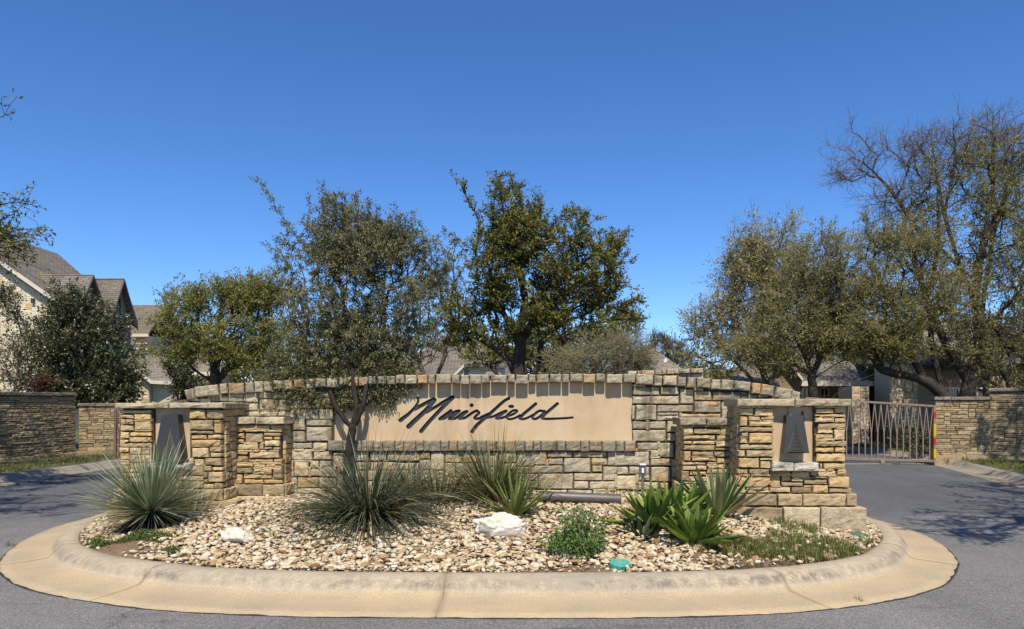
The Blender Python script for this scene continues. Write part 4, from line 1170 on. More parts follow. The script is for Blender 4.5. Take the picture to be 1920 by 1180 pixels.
# garage: roof, sunlit stone pier, recessed door
MB().slab([(-25.5, 46.4, 0), (-22.75, 46.4, 0), (-22.75, 46.4, 2.75), (-23.4, 46.4, 3.25), (-25.5, 46.4, 4.3)], (0, 5, 0)).build('wall', M['cream'], wg, True)
for (a, b, c, d) in fill_stones([], -24.2, -22.75, 1.2, 3.3, lambda x, z: z < 2.7 + (-22.75 - x) * .75, .09, (1, 3), (3, 6)):
    obj('stone', stone_mesh(b - a - .02, d - c - .02, .08, .025, .02), M['house_stone'], wg, ((a + b) / 2, 46.36, (c + d) / 2), color=pick([(0.62, 0.50, 0.32), (0.64, 0.54, 0.37), (0.58, 0.43, 0.24)]), world=True)
roof('roof', [(-22.45, 45.9, 2.95), (-20.75, 46.6, 2.85), (-23.2, 49.5, 4.65), (-24.6, 46.0, 4.55)], M['roof_grey'], wg)
MB().slab([(-22.4, 45.85, 2.72), (-22.4, 45.85, 2.96), (-24.6, 45.95, 4.58), (-24.6, 45.95, 4.34)], (0, .06, 0)).build('barge_board', M['trim'], wg, True)
MB().slab([(-22.4, 45.86, 2.72), (-20.75, 46.55, 2.62), (-20.75, 46.55, 2.84), (-22.4, 45.86, 2.94)], (0, .06, 0)).build('fascia', M['trim'], wg, True)
MB().box(-22.73, -21.0, 46.75, 51, 0, 2.7).build('wall', M['garage'], wg, True)
gd = MB().box(-22.6, -21.35, 46.70, 46.74, 0, 2.45).build('garage_door', M['garage'], wg, True)
for k in range(5): MB().box(-22.58, -21.37, 46.685, 46.698, .05 + k * .48, .05 + k * .48 + .45).build('door_panel', M['garage'], gd, True)
MB().tube([(-20.98, 46.7, 0), (-20.98, 46.7, 2.6)], [.05, .05], 8).build('downpipe', M['trim'], wg, True)
MB().box(-24, -21.4, 53, 58, 0, 3.55).build('wall', M['cream'], wg, True)
roof('roof', [(-24.5, 52.4, 3.7), (-20.6, 52.4, 3.7), (-22, 55.5, 5.0), (-24.5, 55.5, 5.0)], M['roof_grey'], wg)
MB().box(-24.5, -20.55, 52.3, 52.38, 3.45, 3.7).build('fascia', M['trim'], wg, True)

# --- cream house behind the middle of the sign wall
ch = thing('cream_house', 'cream house with broad grey brown roof, behind the middle of the sign wall', 'house', (-4, 44, 0))
MB().box(-7.0, .6, 44.2, 52, 0, 2.5).build('wall', M['cream'], ch, True)
roof('roof', [(-7.6, 43.6, 2.45), (1.0, 43.6, 2.45), (-1.6, 48.5, 5.75), (-5.0, 48.5, 5.75)], M['roof'], ch)
roof('roof', [(-7.6, 43.6, 2.45), (-5.0, 48.5, 5.75), (-7.6, 53, 2.45)], M['roof'], ch)
roof('roof', [(1.0, 43.6, 2.45), (1.0, 53, 2.45), (-1.6, 48.5, 5.75)], M['roof'], ch)
q = lambda px, py, d: tuple(PX(px, py, d))
MB().slab([q(846, 712, 41), q(946, 712, 41), q(946, 687.5, 41), q(872, 686, 41), q(852, 704, 41)], (0, 3, 0)).build('gable_wall', M['cream'], ch, True)
MB().slab([q(843, 709, 40.8), q(870, 683, 40.8), q(872, 686, 40.8), q(846, 711, 40.8)], (0, .1, 0)).build('barge_board', M['trim'], ch, True)
MB().slab([q(870, 683, 40.8), q(952, 685, 40.8), q(952, 688, 40.8), q(871, 686.5, 40.8)], (0, .1, 0)).build('fascia', M['trim'], ch, True)
roof('roof', [q(870, 682.5, 40.7), q(952, 684.5, 40.7), q(940, 668, 44), q(892, 664, 44)], M['roof'], ch)
window(ch, q(869, 707, 40.98), .33, .52, (1, 0, 0), (0, -1, 0), .03, bars=(0, 1), fm=M['tanwall'])
roof('roof', [q(897, 709, 39.5), q(945, 709, 39.5), q(938, 699, 40.6), q(915, 697, 40.6)], M['roof_grey'], ch)
# --- far hip roof to the right of the bare shrub
fh = thing('hip_roof_house', 'low house whose grey hip roof shows right of the bare shrub', 'house', (10, 50, 0))
a_, b_2, c_ = q(1130, 700, 48), q(1292, 700, 48), q(1216, 652, 52)
roof('roof', [a_, b_2, (c_[0] + .3, c_[1], c_[2]), (c_[0] - .4, c_[1], c_[2])], M['roof_grey'], fh)
MB().box(a_[0] + .4, b_2[0] - .4, 48.4, 56, 0, a_[2] - .05).build('wall', M['cream'], fh, True)
p_ = PX(1247, 677, 49.6); MB().box(p_.x - .12, p_.x + .12, p_.y - .1, p_.y + .15, p_.z - .1, p_.z + .14).build('roof_vent', M['white'], fh, True)

# --- tan house behind the gate on the right
rh = thing('tan_house', 'tan stucco house with arched windows and stone piers, shaded behind the gate', 'house', (13, 28, 0))
MB().box(9.0, 13.0, 27.05, 34, 0, 2.42).build('wall', M['tanwall'], rh, True)
MB().box(13.1, 24, 28.6, 36, 0, 3.0).build('wall', M['tanwall'], rh, True)
for px in (1501, 1537):
    p = PX(px, 751, 27.0); window(rh, (p.x, 27.04, p.z - .9), .34, 1.42, (1, 0, 0), (0, -1, 0), .035, True, (1, 3))
roof('roof', [(8.4, 26.5, 2.30), (13.2, 26.5, 2.30), (12.6, 31.5, 4.35), (9.4, 31.5, 4.35)], M['roof_grey'], rh)
MB().box(8.4, 13.2, 26.40, 26.48, 2.14, 2.32).build('fascia', M['trim'], rh, True)
# small front gable with white eave returns
MB().slab([q(1441, 760, 26.2), q(1500, 760, 26.2), q(1500, 706, 26.2), q(1472, 672, 26.2), q(1441, 708, 26.2)], (0, 1.0, 0)).build('gable_wall', M['tanwall'], rh, True)
for e in (1434, 1506):
    roof('roof', [q(1472, 668, 25.9), q(1472, 668, 28), q(e, 711, 28), q(e, 711, 25.9)], M['roof_grey'], rh, .1)
    MB().slab([q(1472, 667, 25.85), q(e, 710, 25.85), q(e, 716, 25.85), q(1472, 674, 25.85)], (0, .04, 0)).build('barge_board', M['trim'], rh, True)
roof('roof', [q(1360, 724, 25), q(1462, 724, 25), q(1452, 690, 28), q(1380, 688, 28)], M['roof_grey'], rh)
MB().box(PX(1366, 0, 25.4).x, PX(1458, 0, 25.4).x, 25.5, 28, 0, PX(0, 726, 25.4).z).build('wall', M['tanwall'], rh, True)
for (pa, pb, top) in ((1668, 1721, 676), (1597, 1631, 724)):
    x0, x1, zt = PX(pa, 0, 25.2).x, PX(pb, 0, 25.2).x, PX(0, top, 25.2).z
    for r_ in fill_stones([], x0, x1, 0, zt, lambda x, z: True, .06, (2, 4), (3, 7)):
        obj('pier_stone', stone_mesh(r_[1] - r_[0] - .012, r_[3] - r_[2] - .012, .1, .02, .012), M['house_stone'], rh, ((r_[0] + r_[1]) / 2, 25.2, (r_[2] + r_[3]) / 2), color=pick([(0.60, 0.49, 0.34), (0.64, 0.54, 0.39), (0.55, 0.42, 0.27)]), world=True)
    MB().box(x0 + .02, x1 - .02, 25.24, 26.3, 0, zt - .02).build('pier', M['cream'], rh, True)
MB().box(PX(1631, 0, 26.5).x + .02, 13.6, 26.55, 26.6, 0, 2.35).build('porch_shade_slab', M['shade_dark'], rh, True)  # dark slab added for the shade inside the porch recess
roof('roof', [(12.6, 26.3, 2.9), (22, 26.6, 2.9), (20, 31, 5.0), (14, 31, 5.0)], M['roof_grey'], rh)
MB().box(14.4, 20, 26.7, 28.5, 0, 2.8).build('wall', M['tanwall'], rh, True)
for px in (1758, 1830):
    p = PX(px, 748, 26.65); window(rh, (p.x, 26.69, .8), .8, 1.3, (1, 0, 0), (0, -1, 0), .06, bars=(1, 1))
# --- pale house glimpsed at the right edge
ph = thing('pale_house', 'pale stucco house glimpsed between oak limbs at the right edge', 'house', (31, 46, 0))
MB().box(28.4, 38, 45, 54, 0, 3.4).build('wall', M['cream'], ph, True)
roof('roof', [(28.0, 44.4, 3.4), (38.5, 44.4, 3.4), (36, 49, 5.6), (30.4, 49, 5.6)], M['roof_grey'], ph)
window(ph, (31.2, 44.98, 1.4), 1.0, 1.4, (1, 0, 0), (0, -1, 0))
# ------------------------------------------------------------------ trees
def tubes(P, par, rad, sides):
    """One tapered tube per skeleton edge; side branches leave the parent with their own width."""
    n = len(P); ch = np.arange(n)[par >= 0]; pa = par[ch]
    d = P[ch] - P[pa]; ln = np.linalg.norm(d, axis=1, keepdims=True); d = d / np.maximum(ln, 1e-6)
    D = np.zeros_like(P); D[ch] = d
    root = par < 0
    for i in np.where(root)[0]:
        k = ch[pa == i]; D[i] = D[k[0]] if len(k) else (0, 0, 1)
    main = np.zeros(n, int) - 1                              # thickest child continues the parent
    for c in ch[np.argsort(rad[ch])]: main[par[c]] = c
    is_main = main[pa] == ch
    r0 = np.where(is_main, rad[pa], np.minimum(rad[pa] * .8, rad[ch] * 1.25))
    d0 = np.where(is_main[:, None], D[pa], d)
    V, Q, G_, off = [], [], [], 0
    grp = np.digitize(rad[ch], [0.012, 0.04])                # 0 thin twigs, 2 thick limbs
    for gi, k in enumerate(sides):
        s = grp == gi
        if not s.any(): continue
        a = np.linspace(0, 2 * np.pi, k, endpoint=False)
        def ring(c, dd, rr):
            ref = np.array([0.31, 0.52, 0.79]); u = np.cross(dd, ref); u /= np.maximum(np.linalg.norm(u, axis=1, keepdims=True), 1e-6); w = np.cross(dd, u)
            return c[:, None] + (u[:, None] * np.cos(a)[None, :, None] + w[:, None] * np.sin(a)[None, :, None]) * rr[:, None, None]
        A_ = ring(P[pa[s]], d0[s], r0[s]); B_ = ring(P[ch[s]], d[s], rad[ch[s]])
        m = s.sum(); V.append(np.concatenate([A_, B_], 1).reshape(-1, 3))
        base = off + np.arange(m)[:, None] * 2 * k; i = np.arange(k)[None]; j = (i + 1) % k
        Q.append(np.stack([base + i, base + j, base + k + j, base + k + i], -1).reshape(-1, 4)); off += m * 2 * k
        G_.append(np.full(m * k, 0 if gi else 1))
    return np.concatenate(V), np.concatenate(Q), np.concatenate(G_)

def leaves(C, D, L, W, rs, up=0.25, fold=0.25):
    """Small folded leaves at points C, pointing roughly along D."""
    n = len(C)
    d = D + rs.normal(0, .75, (n, 3)); d /= np.linalg.norm(d, axis=1, keepdims=True)
    nr = rs.normal(0, 1, (n, 3)); nr[:, 2] += up * 2; nr[:, 1] -= up
    s = np.cross(d, nr); s /= np.maximum(np.linalg.norm(s, axis=1, keepdims=True), 1e-6)
    nn = np.cross(s, d)
    l = L * rs.uniform(.6, 1.35, (n, 1)); w = W * rs.uniform(.7, 1.3, (n, 1))
    V = np.stack([C, C + d * l * .5 + s * w * .5 + nn * w * fold, C + d * l, C + d * l * .5 - s * w * .5 + nn * w * fold], 1)
    T = np.arange(n)[:, None] * 4
    tr = np.concatenate([T + [0, 1, 2], T + [0, 2, 3]])
    return V.reshape(-1, 3), tr

def tree(name, label, group, cat, base, stems, lobes, n_tips, leaf, bark, leaf_mat, seed, r0=0.12, r_tip=0.004, bf=0.35, per_tip=14, spread=.10, step=.3, shoots=(), droop=0.0, sides=(3, 4, 7), tone_shift=0.0, up=.6, part='crown', twigs=3, twig_len=.22, twig_mat=None, clump=.55, sprigs=24, straight=.4, bare_stem=.35):
    rs = np.random.default_rng(seed)
    P, par = [], []
    for st in stems:                                         # limbs drawn from the photograph
        st = [np.array(p, float) for p in st]
        C = catmull([tuple(p) for p in st], 4, False) if len(st) > 2 else np.array(st)
        if not P: prev = -1
        else:
            A_ = np.array(P); prev = int(np.argmin(((A_ - C[0]) ** 2).sum(1))); C = C[1:]
        for c in C: P.append(np.array(c) + rs.normal(0, .07 * r0, 3)); par.append(prev); prev = len(P) - 1
    tips = []
    wts = np.array([l[-1] for l in lobes], float); cnt = np.maximum(3, (n_tips * wts / wts.sum()).astype(int))
    for (c, r, _), k in zip(lobes, cnt):
        v = rs.normal(0, 1, (k, 3)); v /= np.linalg.norm(v, axis=1, keepdims=True)
        f = rs.uniform(.08, 1, (k, 1)) ** (1 / 2.4)
        f *= 1 + .45 * np.array([[mnoise.noise(Vector(q * 1.9) + Vector((seed * 1.7, len(tips) * 3.1, 0)))] for q in v])
        tips.append(np.array(c) + v * f * np.array(r) * rs.uniform(.9, 1.12, (k, 1)))
    tips = np.concatenate(tips)
    ctr, ext = tips.mean(0), tips.std(0).mean()
    if clump and len(tips) > 200:                            # foliage gathers in clumps with gaps between
        keep = np.array([mnoise.noise(Vector(p * (1.1 / ext)) + Vector((seed, 0, 0))) + .6 * mnoise.noise(Vector(p * (2.6 / ext))) for p in tips])
        tips = tips[keep > np.quantile(keep, .30 * clump / .55)]
        top = tips[(tips[:, 2] > ctr[2]) | (np.abs(tips[:, 0] - ctr[0]) > 1.4 * ext)]
        far = np.argsort(-np.linalg.norm((top - ctr) / tips.std(0), axis=1))[:max(8, len(top) // 5)]
        for i in rs.choice(far, min(sprigs, len(far)), replace=False):
            v = (top[i] - ctr) / np.linalg.norm(top[i] - ctr) + rs.normal(0, .35, 3); v[2] += .45; v /= np.linalg.norm(v)
            b_ = top[i] + v * ext * rs.uniform(.25, .75)
            shoots = list(shoots) + [(top[i], b_, int(rs.integers(3, 6)))]
    for a, b, k in shoots:                                   # long loose shoots past the crown
        a, b = np.array(a), np.array(b); t = np.linspace(.0, 1, k)[:, None]
        tips = np.concatenate([tips, a + (b - a) * t + rs.normal(0, .02 * np.linalg.norm(b - a), (k, 3)) * t])
    start = np.array(P[len(P) // 3])
    order = np.argsort(np.linalg.norm(tips - start, axis=1) * rs.uniform(.85, 1.15, len(tips)))
    cap_ = len(P) + len(tips) * 14
    A_ = np.zeros((cap_, 3)); PL = np.zeros(cap_); DD = np.zeros((cap_, 3)); na_ = len(P)
    A_[:na_] = P
    for i in range(na_):
        if par[i] >= 0:
            e = A_[i] - A_[par[i]]; l = np.linalg.norm(e); PL[i] = PL[par[i]] + l; DD[i] = e / max(l, 1e-6)
        else: DD[i] = (0, 0, 1)
    zlow = np.array(P)[:, 2].min(); ztr = zlow + bare_stem * (np.array(P)[:, 2].max() - zlow)
    blocked = np.zeros(cap_, bool); blocked[:na_] = A_[:na_, 2] < ztr
    tip_nodes = []
    for ti in order:
        p = tips[ti]
        v = p - A_[:na_]; dist = np.linalg.norm(v, axis=1)
        cosb = (v * DD[:na_]).sum(1) / np.maximum(dist, 1e-6)
        cost = dist * (1.35 - .35 * cosb) + bf * PL[:na_] + blocked[:na_] * 1e3
        i = int(np.argmin(cost)); L_ = dist[i]
        if L_ < .03: continue
        k = max(1, min(12, int(round(L_ / step))))
        ctrl = A_[i] + (DD[i] * straight + v[i] / L_ * (.4 - straight)) * L_; ctrl[2] += L_ * .04
        prev = i; a0 = A_[i].copy()
        for j in range(1, k + 1):
            t = j / k
            q = (1 - t) ** 2 * a0 + 2 * t * (1 - t) * ctrl + t * t * p + (rs.normal(0, .05 * L_ / k, 3) if j < k else 0)
            q[2] -= droop * L_ * t * t
            e = q - A_[prev]; l = np.linalg.norm(e)
            A_[na_] = q; DD[na_] = e / max(l, 1e-6); PL[na_] = PL[prev] + l; par.append(prev); prev = na_; na_ += 1
        tip_nodes.append(prev)
    tn = np.array(tip_nodes)
    # fine twigs at the ends
    tw_c, tw_d = [], []
    extra_par, extra_p, extra_d = [], [], []
    for q in range(twigs):
        d = DD[tn] * .6 + rs.normal(0, .6, (len(tn), 3)); d[:, 2] += .15; d /= np.linalg.norm(d, axis=1, keepdims=True)
        ln_ = twig_len * rs.uniform(.5, 1.4, (len(tn), 1))
        e1 = A_[tn] + d * ln_ * .5 + rs.normal(0, .02, (len(tn), 3)) * twig_len * 4; e2 = A_[tn] + d * ln_
        extra_p.append((e1, e2, d))
    n0 = na_
    P_all = [A_[:na_]]; par_all = [np.array(par)]; cur = na_
    tips_pos = [A_[tn]]; tips_dir = [DD[tn]]
    for e1, e2, d in extra_p:
        m = len(e1); i1 = cur + np.arange(m); i2 = cur + m + np.arange(m)
        P_all += [e1, e2]; par_all += [tn, i1]; cur += 2 * m
        tips_pos += [e1, e2, (e1 + e2) / 2]; tips_dir += [d, d, d]
    Pn = np.concatenate(P_all); pr = np.concatenate(par_all)
    cnt = np.zeros(len(Pn)); has = np.zeros(len(Pn), bool); has[pr[pr >= 0]] = True; cnt[~has] = 1
    for i in range(len(Pn) - 1, -1, -1):
        if pr[i] >= 0: cnt[pr[i]] += cnt[i]
    ex = math.log(r0 / r_tip) / math.log(max(cnt.max(), 3))
    rad = r_tip * np.maximum(cnt, 1) ** ex
    rt = np.where(pr < 0)[0][0]
    zb = Pn[rt, 2]; low = (Pn[:, 2] - zb) < .35
    rad[low] *= 1 + .35 * (1 - (Pn[low, 2] - zb) / .35)
    root = thing(name, label, cat, tuple(base), 0, group)
    V, Q, G_ = tubes(Pn, pr, rad, sides)
    obj('trunk', mesh_np('trunk', V, Q, smooth=True, mats=[bark, twig_mat or bark], mat_idx=G_), None, root, world=True)
    if leaf_mat is not None:                                 # leaves sit in sprays along the twigs
        k = max(2, int(round(per_tip / (twigs + .6))))
        Cs, Ds = [], []
        for e1, e2, dd_ in extra_p:
            t = rs.uniform(.12, 1.05, (len(tn), k, 1)); h = np.minimum(t * 2, 1); g = np.maximum(t * 2 - 1, 0)
            q = A_[tn][:, None] + (e1 - A_[tn])[:, None] * h + (e2 - e1)[:, None] * g
            Cs.append(q.reshape(-1, 3)); Ds.append(np.repeat(dd_, k, 0))
        k2 = max(1, int(per_tip * .6 / (twigs + .6)))
        Cs.append(np.repeat(A_[tn], k2, 0)); Ds.append(np.repeat(DD[tn], k2, 0))
        C, D = np.concatenate(Cs), np.concatenate(Ds)
        C = C + rs.normal(0, spread * .33, C.shape)
        V, T = leaves(C, D, leaf[0], leaf[1], rs, up)
        spray = np.repeat(rs.normal(0, .13, len(tn)), k)     # leaves of one spray share a tone
        sp_ = np.concatenate([np.tile(spray, 1) for _ in extra_p] + [np.zeros(len(tn) * k2)])
        tone = np.clip(rs.beta(2.6, 1.9, len(C)) + .04 + tone_shift + sp_, 0, 1)
        obj(part, mesh_np(part, V, tris=T, tone=np.repeat(tone, 4)), leaf_mat, root, world=True)
    return root

def lob(px, py, rx, ry, d, depth=1.0, w=None):
    c = PX(px, py, d); k = d / F
    return (tuple(c), (rx * k, (rx + ry) / 2 * k * depth, ry * k), w if w is not None else (rx * ry * (rx + ry) / 2) ** .8)

def pts(d, *q, dd=None): return [tuple(PX(x, y, d + (dd[i] if dd else 0))) for i, (x, y) in enumerate(q)]

# small tree in the bed, before the sign's left end; its crown leans back over the wall
d = 9.08; e = d + .42
tree('oak_sapling', 'small grey green multi-stem oak growing in the bed before the sign panel left end', None, 'tree', PX(652, 925, d),
     [pts(d, (651, 937), (652, 880), (656, 835), (661, 803)), pts(d, (661, 803), (641, 780), (627, 755), (612, 712), dd=(0, .02, .08, .22)), pts(d, (661, 803), (668, 765), (664, 720), (655, 640), (640, 540), dd=(0, .02, .12, .3, .45)), pts(d, (661, 803), (678, 768), (686, 730), (705, 640), (730, 540), dd=(0, .02, .1, .3, .45)), pts(d, (664, 720), (630, 620), (590, 520), dd=(.12, .35, .5))],
     [lob(655, 560, 100, 100, e, .8), lob(640, 455, 80, 70, e, .8, 90000), lob(590, 560, 75, 90, e, .8), lob(735, 545, 90, 105, e, .8), lob(790, 500, 55, 60, e, .8, 16000), lob(700, 470, 95, 60, e, .8, 110000), lob(620, 650, 100, 60, e, .7, 75000), lob(700, 640, 90, 75, e, .7, 80000), lob(755, 620, 75, 70, e, .7), lob(560, 695, 75, 48, e - .12, .4, 85000), lob(735, 712, 48, 38, e - .2, .22, 30000), lob(655, 705, 85, 46, e - .18, .3, 90000), lob(545, 480, 38, 60, e, .8, 6000), lob(640, 400, 45, 35, e, .8, 6000), lob(725, 425, 60, 35, e, .8, 9000), lob(540, 735, 62, 36, e - .2, .2, 90000), lob(610, 738, 75, 32, e - .22, .2, 90000), lob(695, 735, 45, 26, e - .22, .2, 34000)],
     5000, (.038, .0150), M['sapling_bark'], M['grey_leaf'], 21, twig_mat=M['twig_bark'], clump=.3, bare_stem=.5, r0=.052, r_tip=.0014, bf=.28, per_tip=31, spread=.045, step=.12, tone_shift=.0,
     shoots=[(PX(560, 450, e), PX(485, 342, e), 12), (PX(635, 430, e), PX(606, 352, e), 8), (PX(640, 430, e), PX(668, 368, e), 7), (PX(690, 430, e), PX(690, 380, e), 6), (PX(770, 470, e), PX(830, 440, e), 6), (PX(800, 520, e), PX(852, 500, e), 6), (PX(540, 500, e), PX(500, 462, e), 5), (PX(560, 720, e), PX(500, 745, e - .1), 6), (PX(560, 720, e), PX(510, 700, e), 5), (PX(620, 740, e - .2), PX(560, 770, e - .3), 5)], twig_len=.075, sides=(3, 4, 9))

# evergreen oak behind the middle of the sign wall
d = 15.0
tree('live_oak', 'full dark green oak standing behind the middle of the sign wall', None, 'tree', PX(975, 890, d),
     [pts(d, (970, 900), (972, 760), (972, 700), (975, 640), (985, 560)), pts(d, (972, 715), (945, 668), (905, 640), (868, 622), dd=(0, .1, .1, 0)), pts(d, (972, 730), (1010, 690), (1040, 662), (1058, 655), dd=(0, -.1, -.2, -.2)), pts(d, (975, 640), (1020, 590), (1080, 530)), pts(d, (975, 650), (940, 580), (910, 520)), pts(d, (985, 560), (965, 480), (945, 420)), pts(d, (1010, 690), (1015, 640), (1045, 590))],
     [lob(985, 540, 120, 90, d), lob(930, 500, 80, 75, d), lob(1055, 500, 100, 70, d), lob(985, 440, 90, 55, d, w=60000), lob(955, 390, 55, 45, d, w=14000), lob(1120, 530, 62, 90, d, w=50000), lob(1090, 440, 40, 45, d, w=13000), lob(1140, 460, 32, 30, d, w=7000), lob(895, 570, 60, 62, d), lob(872, 622, 44, 26, d, w=12000), lob(975, 595, 100, 46, d), lob(1070, 600, 85, 50, d), lob(1140, 600, 48, 40, d, w=16000), lob(900, 430, 35, 40, d, w=8000)],
     2100, (.062, .032), M['dark_bark'], M['oak_leaf'], 33, sprigs=9, clump=.7, r0=.14, r_tip=.004, bf=.3, per_tip=42, spread=.075, step=.22, tone_shift=.05,
     shoots=[(PX(900, 420, d), PX(862, 342, d), 8), (PX(945, 400, d), PX(934, 334, d), 7), (PX(975, 400, d), PX(972, 355, d), 5), (PX(1090, 440, d), PX(1080, 395, d), 5), (PX(1000, 400, d), PX(1006, 368, d), 3), (PX(1150, 600, d), PX(1200, 600, d), 6), (PX(1150, 470, d), PX(1182, 490, d), 4), (PX(890, 470, d), PX(860, 450, d), 3)], twig_len=.18)

# low trees behind that oak
d = 21
tree('background_tree', 'small olive tree half hidden behind the dark middle oak trunks', None, 'tree', PX(940, 850, d), [pts(d, (945, 860), (945, 740), (930, 700), (905, 675)), pts(d, (945, 740), (970, 690), (1000, 660))],
     [lob(910, 660, 42, 28, d), lob(960, 650, 50, 40, d), lob(1015, 655, 40, 40, d)], 260, (.09, .045), M['dark_bark'], M['oak_leaf'], 35, r0=.09, per_tip=22, spread=.1, tone_shift=.15)
tree('background_tree', 'small round green tree showing at the right edge of the middle oak crown', None, 'tree', PX(1155, 850, d), [pts(d, (1155, 860), (1155, 720), (1160, 650))],
     [lob(1160, 612, 36, 32, d), lob(1120, 640, 50, 30, d), lob(1075, 650, 36, 28, d)], 260, (.09, .045), M['dark_bark'], M['oak_leaf'], 36, r0=.08, per_tip=22, spread=.1, tone_shift=.12)

# bare fan-shaped shrub
d = 13.2
stems_ = [pts(d, (1120, 905), (1118, 740), (1118, 705))]
rsx = np.random.default_rng(5)
for k in range(22):
    a = math.radians(rsx.uniform(-78, 78)); l = rsx.uniform(70, 120)
    x, y = 1118 + math.sin(a) * l * 1.15, 705 - math.cos(a) * l * .9
    stems_.append([tuple(PX(1118, 708, d)), tuple(PX((1118 * 1.2 + x) / 2.2, (705 + y) / 2 + 4, d + rsx.uniform(-.3, .3))), tuple(PX(x, max(y, 625 + abs(x - 1150) * .25), d + rsx.uniform(-.5, .5)))])
tree('bare_shrub', 'bare fan-shaped shrub of pale olive twigs behind the sign wall right half', None, 'shrub', PX(1118, 880, d), stems_,
     [lob(1150, 672, 75, 46, d), lob(1090, 680, 60, 30, d), lob(1185, 660, 45, 36, d), lob(1205, 690, 28, 22, d)], 1000, (.022, .010), M['olive_bark'], M['olive_leaf'], 41, clump=0, straight=.1, r0=.05, r_tip=.0026, bf=.12, per_tip=2, spread=.04, step=.2, twigs=4, twig_len=.22, sides=(3, 4, 5))

# far bare trees in the gap
d = 60
tree('bare_tree', 'far thin bare tree holding a dark ball-shaped nest', None, 'tree', PX(1227, 780, d), [pts(d, (1227, 785), (1227, 690), (1226, 645), (1226, 632))], [lob(1226, 635, 9, 14, d), lob(1222, 655, 10, 14, d)], 110, (.1, .05), M['bark'], None, 43, r0=.16, r_tip=.012, twigs=2, twig_len=.5)
ne = MB(); pn = PX(1226, 644, d)
for k in range(50):
    a = Vector((R.gauss(0, 1), R.gauss(0, 1), R.gauss(0, 1))).normalized() * R.uniform(.05, .2); b = a + Vector((R.gauss(0, 1), R.gauss(0, 1), R.gauss(0, 1))).normalized() * .2
    ne.bar(pn + a, pn + b, .05)
tag(ne.build('nest', M['dark_bark']), 'dark ball-shaped twig nest in the far thin bare tree', 'nest')
tree('bare_tree', 'far grey twiggy tree between the hip roof and the yellow budding tree', None, 'tree', PX(1255, 780, d), [pts(d, (1255, 785), (1255, 700), (1250, 670)), pts(d, (1255, 700), (1275, 670))], [lob(1262, 660, 24, 24, d), lob(1278, 675, 18, 18, d), lob(1248, 645, 12, 16, d)], 320, (.14, .06), M['bark'], M['grey_leaf'], 44, r0=.2, r_tip=.012, per_tip=3, spread=.3, twigs=3, twig_len=.6)

# olive tree behind the left end of the sign wall
d = 21
tree('olive_oak', 'broad olive green oak behind the left end of the sign wall', None, 'tree', PX(410, 850, d),
     [pts(d, (408, 860), (408, 760), (405, 720), (402, 690), (385, 650)), pts(d, (405, 722), (375, 700), (350, 680), dd=(0, .2, .3)), pts(d, (405, 715), (430, 690), (455, 670)), pts(d, (402, 690), (415, 660), (440, 620)), pts(d, (430, 690), (480, 670), (520, 655))],
     [lob(400, 620, 90, 60, d), lob(340, 610, 50, 60, d), lob(460, 610, 80, 70, d), lob(520, 620, 60, 70, d), lob(350, 565, 45, 28, d, w=15000), lob(430, 560, 60, 30, d, w=28000), lob(490, 550, 55, 26, d, w=22000), lob(325, 660, 40, 28, d), lob(400, 660, 80, 24, d, w=24000), lob(480, 670, 70, 26, d, w=22000)],
     2200, (.075, .036), M['dark_bark'], M['olive_leaf'], 51, twig_mat=M['olive_bark'], r0=.17, r_tip=.004, bf=.25, per_tip=26, spread=.10, step=.3, twig_len=.3, twigs=3,
     shoots=[(PX(345, 560, d), PX(338, 538, d), 3), (PX(470, 545, d), PX(455, 518, d), 3), (PX(490, 545, d), PX(492, 515, d), 3), (PX(430, 545, d), PX(428, 528, d), 3)])
d = 26
tree('background_tree', 'dark low bush between the cream garage and the olive oak trunk', None, 'shrub', PX(340, 820, d), [pts(d, (345, 820), (345, 750), (345, 720))], [lob(345, 705, 22, 34, d), lob(365, 735, 30, 20, d), lob(335, 740, 14, 20, d)], 220, (.1, .05), M['dark_bark'], M['holly_leaf'], 52, r0=.07, per_tip=26, spread=.14)
d = 24
tree('background_tree', 'pale leaning tree glimpsed between the oak sapling and the middle oak', None, 'tree', PX(800, 840, d), [pts(d, (800, 850), (800, 740), (790, 690), (770, 640)), pts(d, (800, 740), (830, 680), (835, 640))], [lob(775, 640, 55, 60, d), lob(830, 620, 40, 60, d), lob(800, 560, 50, 60, d), lob(845, 540, 22, 60, d, w=9000)], 520, (.09, .04), M['bark'], M['grey_leaf'], 53, r0=.1, r_tip=.006, per_tip=10, spread=.14, tone_shift=.1)

d = 58
for px, w_, top, lab, sd in ((300, 60, 690, 'far tree filling the gap between garage and olive oak', 171), (470, 90, 680, 'far tree behind the olive oak right side', 172), (620, 80, 672, 'far tree behind the oak sapling stem', 173), (735, 70, 670, 'far tree behind the left part of the sign panel', 174), (1000, 90, 650, 'far tree behind the middle oak trunk', 178), (1330, 70, 690, 'far tree behind the yellow budding tree', 175), (1650, 120, 650, 'far tree behind the tan house roof', 176), (1850, 130, 640, 'far tree behind the pale house', 177)):
    tree('far_tree', lab, 'far trees beyond the houses', 'tree', PX(px, 790, d), [pts(d, (px, 800), (px, 745), (px + 4, 715))], [lob(px, top + 32, w_, 32, d), lob(px - w_ * .5, top + 45, w_ * .6, 22, d), lob(px + w_ * .5, top + 42, w_ * .6, 24, d)], 240, (.32, .16), M['dark_bark'], M['shade_leaf'], sd, r0=.22, r_tip=.012, per_tip=20, spread=.4, step=.6, twig_len=.6, clump=0)

